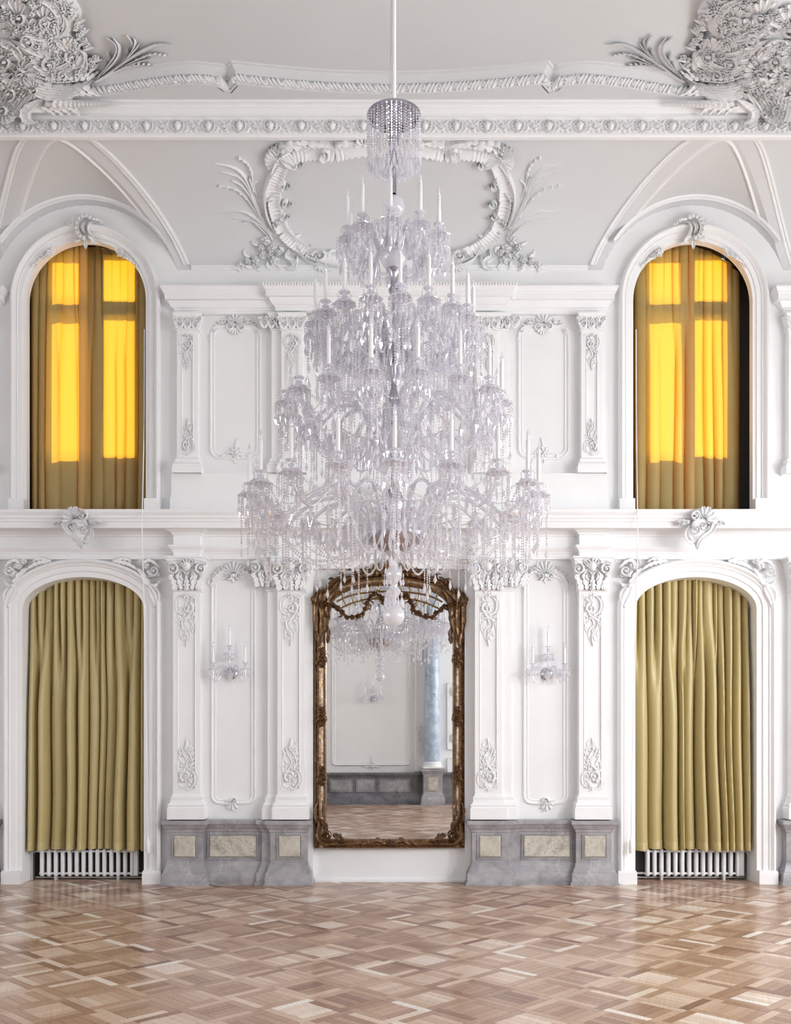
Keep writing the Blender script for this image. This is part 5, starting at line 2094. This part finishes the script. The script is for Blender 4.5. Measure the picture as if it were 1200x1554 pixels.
# ================================================================== CHANDELIER
def chandelier():
    root = empty('crystal_chandelier', (0, 0, 0))
    tag(root, 'huge four-tier crystal chandelier with white electric candles hanging before the mirror', 'chandelier')
    rg = random.Random(5)
    # tiers: cup radius, cup height, arms, first angle, hub radius, hub height
    T = [(.30, 4.69, 10, -4, .085, 4.56, .06), (.50, 4.14, 18, 4, .12, 3.97, .23), (.68, 3.645, 16, 11.25, .12, 3.42, .26), (.905, 3.07, 18, 0, .17, 2.78, .30)]
    for ti, (R, zc, n, a0, rh, zh, pl) in enumerate(T):
        q = R - rh
        # S-shaped arm, rising from the hub, drooping, rising to the cup
        pth = [(rh, zh), (rh + q * .22, zh + (zc - zh) * .75 + .02), (rh + q * .42, zc + .02 - .02 * ti), (rh + q * .58, zc - .10), (rh + q * .78, zc - .19 - .01 * ti), (rh + q * .95, zc - .15), (R, zc - .05)]
        k = MB()
        k.tube([Vector((a, 0, b)) for a, b in cr(pth, 30)], lambda t: .0125 - .003 * t, 8)
        # glass collar where the arm leaves its socket
        p = pth[1]
        k.ball((p[0], 0, p[1]), .021, 8, 5)
        arm_m = k
        arm0 = None
        for i in range(n):
            a = radians(a0 + 360 * i / n - 90)
            if arm0 is None:
                arm0 = arm_m.build('arm', M_arm, root, smooth=60)
                pan_mesh(R, 0, zc, .034).build('drip_pan', M_glass, arm0, smooth=50)
                candle_parts(arm0, R, 0, zc + .010, .182, .0125)
                k = MB()
                # glass umbrella under the pan with its rings of drops
                k.lathe([(.014, zc - .035), (.05, zc - .045), (.070, zc - .062), (.068, zc - .066), (.014, zc - .045)], 14, (R, 0, 0), .06, 7)
                k.ball((R, 0, zc - .085), .018, 8, 5)
                k.ball((R, 0, zc - .125), .013, 8, 5)
                for j in range(13):
                    b = 2 * pi * j / 13
                    x, y = R + .068 * cos(b), .068 * sin(b)
                    strand(k, [(x, y, zc - .068), (x, y, zc - .10)], .0066, .0135)
                    prism(k, x, y, zc - .10, .065 + .02 * (j % 2), .0085)
                for j in range(8):
                    b = 2 * pi * j / 8
                    prism(k, R + .042 * cos(b), .042 * sin(b), zc + .004, .045, .0075)
                k.build('prism_ring', M_glass, arm0, smooth=0, kind='stuff')
                k = MB()
                # strings of beads with a pendant, hung from the cup
                for b, l in ((.5, pl), (1.9, pl * .82), (3.3, pl * 1.05), (4.7, pl * .75)):
                    x, y = R + .055 * cos(b), .055 * sin(b)
                    strand(k, [(x, y, zc - .06), (x, y, zc - .06 - l)], .0085, .0165)
                    prism(k, x, y, zc - .06 - l, .07, .013)
                k.build('bead_string', M_glass, arm0, smooth=0, kind='stuff')
                ar = arm0
            else:
                ar = copy_tree(arm0, root)
            ar.rotation_euler.z = a
        # festoons between neighbouring arms and back to the stem
        st = 2 * pi / n
        k = MB()
        c0, c1 = (R, 0, zc - .05), (R * cos(st), R * sin(st), zc - .05)
        strand(k, swag(c0, c1, .10 + .03 * ti), .0078, .0155)
        f0 = k
        k2 = MB()
        up = zc + (.33 if ti < 3 else .42)
        strand(k2, swag((R * .96, 0, zc - .03), (rh + .03, 0, up), .16 + .03 * ti, 18), .0076, .016)
        k3 = MB()
        strand(k3, swag((R * .93, 0, zc - .08), (rh + .05, 0, zh - .02 if ti else zh), .10 + .05 * ti, 16), .0085, .017)
        k4 = MB()
        for rr, l in ((.55, pl * .9), (.72, pl * 1.1), (.86, pl)):
            x = rh + q * rr
            zz = zc - .12 - .08 * sin(pi * rr)
            y = .03 * (rr - .7) * 4
            strand(k4, [(x, y, zz), (x, y, zz - l)], .0082, .016)
            prism(k4, x, y, zz - l, .075, .014)
            # leaf-shaped plate
            k4.add([(x - .02, -y - .04, zz - .03), (x + .02, -y - .04, zz - .03), (x, -y - .034, zz + .01), (x, -y - .046, zz - .10)], [(0, 1, 2), (1, 0, 3)])
            k4.octa((x, -y - .04, zz - .02), .018, .05)
        for kk, nm in ((f0, 'bead_festoon'), (k2, 'bead_chain'), (k3, 'bead_garland'), (k4, 'pendant_string')):
            if (ti == 0 and nm in ('bead_garland', 'pendant_string')) or (ti < 2 and nm == 'bead_chain'):
                continue
            o0 = None
            for i in range(n):
                if o0 is None:
                    o0 = kk.build(nm, M_glass, root, smooth=0, kind='stuff')
                    o = o0
                else:
                    o = o0.copy()
                    COL.objects.link(o)
                o.rotation_euler.z = radians(a0 + 360 * i / n - 90)
        # hub bowl
        k = MB()
        k.lathe([(.015, zh - .10), (rh * .5, zh - .085), (rh * .9, zh - .05), (rh * 1.08, zh - .005), (rh * 1.1, zh + .02), (rh * .8, zh + .035), (.03, zh + .05)], 24, rib=.03, nrib=12)
        k.build('hub_bowl', M_silver if ti in (1, 3) else M_globe, root, smooth=40)
        # leaf spikes of glass standing round the hub
        k = MB()
        for i in range(12):
            a = 2 * pi * i / 12 + .2
            for rr, hh in ((rh * .8, .10), (rh * .45, .15)):
                x, y = rr * cos(a), rr * sin(a)
                k.octa((x * 1.2, y * 1.2, zh + .04 + hh * .5), .014, hh * .55)
        k.build('glass_spikes', M_glass, root, smooth=0, kind='stuff')
        # rings of long prisms under the hubs
        if ti:
            for rr, zt, ln, m in (((.17, zh + .06, .20, 26), (.26, zh + .10, .18, 30)), ((.17, zh + .05, .22, 24), (.34, zh + .07, .22, 40)), ((.30, zh + .10, .22, 38), (.42, zh + .14, .20, 44)))[ti - 1]:
                k = MB()
                k.lathe([(rr - .004, zt - .004), (rr + .004, zt - .004), (rr + .004, zt + .004), (rr - .004, zt + .004), (rr - .004, zt - .004)], 32)
                rgm = k.build('prism_hoop', M_glass, root, smooth=30)
                p0 = None
                for i in range(m):
                    a = 2 * pi * i / m
                    if p0 is None:
                        k = MB()
                        prism(k, rr, 0, zt, .001, .003)
                        strand(k, [(rr, 0, zt - .02), (rr, 0, zt - .08)], .0085, .016)
                        prism(k, rr, 0, zt - .08, ln - .08, .013)
                        p0 = k.build('prism_drop', M_glass, rgm, smooth=0)
                        o = p0
                    else:
                        o = p0.copy()
                        COL.objects.link(o)
                    o.rotation_euler.z = a
    # canopy crown
    k = MB()
    k.lathe([(.160, 5.425), (.170, 5.43), (.172, 5.445), (.165, 5.452), (.155, 5.445)], 36)
    k.lathe([(.012, 5.44), (.06, 5.452), (.158, 5.446)], 24)
    crown = k.build('canopy_ring', M_silver, root, smooth=40)
    for rr, zt, ln, m in ((.166, 5.43, .30, 34), (.11, 5.44, .36, 20), (.05, 5.30, .20, 10)):
        p0 = None
        for i in range(m):
            if p0 is None:
                k = MB()
                strand(k, [(rr, 0, zt), (rr, 0, zt - ln * .68)], .0080, .0165)
                prism(k, rr, 0, zt - ln * .66, ln * .32, .012)
                p0 = k.build('prism_drop', M_glass, crown, smooth=0)
                o = p0
            else:
                o = p0.copy()
                COL.objects.link(o)
            o.rotation_euler.z = 2 * pi * i / m
    # stem: rod, cable, glass balusters and balls
    k = MB()
    k.tube([(0, 0, 5.44), (0, 0, 7.42)], .0145, 10)
    k.lathe([(.015, 7.30), (.05, 7.33), (.08, 7.355), (.085, 7.37)], 16)
    k.build('hanging_rod', M_candle, root, smooth=50)
    k = MB()
    k.tube([Vector(p) for p in cr([(-.012, -.016, 5.44), (-.026, -.018, 5.56), (-.02, -.016, 5.70), (-.016, -.014, 6.2)], 14)], .004, 6)
    k.build('cable', M_pipe, root, smooth=60)
    k = MB()
    k.lathe([(.016, 4.60), (.03, 4.63), (.02, 4.66), (.016, 4.78), (.028, 4.80), (.016, 4.81)], 14)
    k.lathe([(.016, 4.95), (.017, 5.12), (.03, 5.14), (.03, 5.155), (.018, 5.16), (.022, 5.2), (.034, 5.28), (.036, 5.34), (.026, 5.40), (.016, 5.44)], 14)
    k.lathe([(.018, 4.05), (.034, 4.10), (.02, 4.16), (.02, 4.3), (.036, 4.34), (.02, 4.37), (.026, 4.44), (.05, 4.47), (.02, 4.5)], 14)
    k.lathe([(.018, 3.5), (.05, 3.56), (.06, 3.62), (.03, 3.68), (.018, 3.72), (.018, 3.86), (.05, 3.9)], 14)
    k.lathe([(.018, 2.83), (.05, 2.92), (.07, 2.99), (.05, 3.06), (.02, 3.1), (.018, 3.24), (.05, 3.30)], 14)
    k.build('stem', M_silver, root, smooth=50)
    k = MB()
    for z, r in ((4.87, .068),):
        k.ball((0, 0, z), r, 20, 12)
    k.build('glass_ball', M_globe, root, smooth=60)
    # pendant below the lowest bowl
    k = MB()
    zf_ = lambda z: 2.685 - (2.685 - z) * 1.26
    k.lathe([(r, zf_(z)) for r, z in [(.012, 2.42), (.022, 2.43), (.016, 2.45), (.04, 2.475), (.044, 2.49), (.02, 2.51), (.022, 2.53), (.05, 2.56), (.052, 2.585), (.03, 2.61), (.02, 2.63), (.034, 2.66), (.06, 2.685)]], 16)
    fn = k.build('finial', M_glass, root, smooth=40)
    k = MB()
    for i in range(12):
        a = 2 * pi * i / 12
        prism(k, .055 * cos(a), .055 * sin(a), zf_(2.485), .075, .009)
        prism(k, .062 * cos(a + .2), .062 * sin(a + .2), zf_(2.575), .05, .008)
    k.build('finial_prisms', M_glass, fn, smooth=0, kind='stuff')
    k = MB()
    k.ball((0, 0, 2.282), .068, 24, 14)
    k.build('glass_ball', M_globe, root, smooth=60)
    # long swags from the lowest tier to the bowl
    k = MB()
    strand(k, swag((.60, 0, 2.90), (.20, 0, 2.70), .16, 18), .0075, .0165)
    o0 = None
    for i in range(12):
        o = k.build('bead_swag', M_glass, root, smooth=0) if o0 is None else o0.copy()
        if o0 is None:
            o0 = o
        else:
            COL.objects.link(o)
        o.rotation_euler.z = 2 * pi * (i + .5) / 12
    root.location = (CX + (597.5 - PX0) * 6.25 / F, -3.75, 0)
    return root


chandelier()
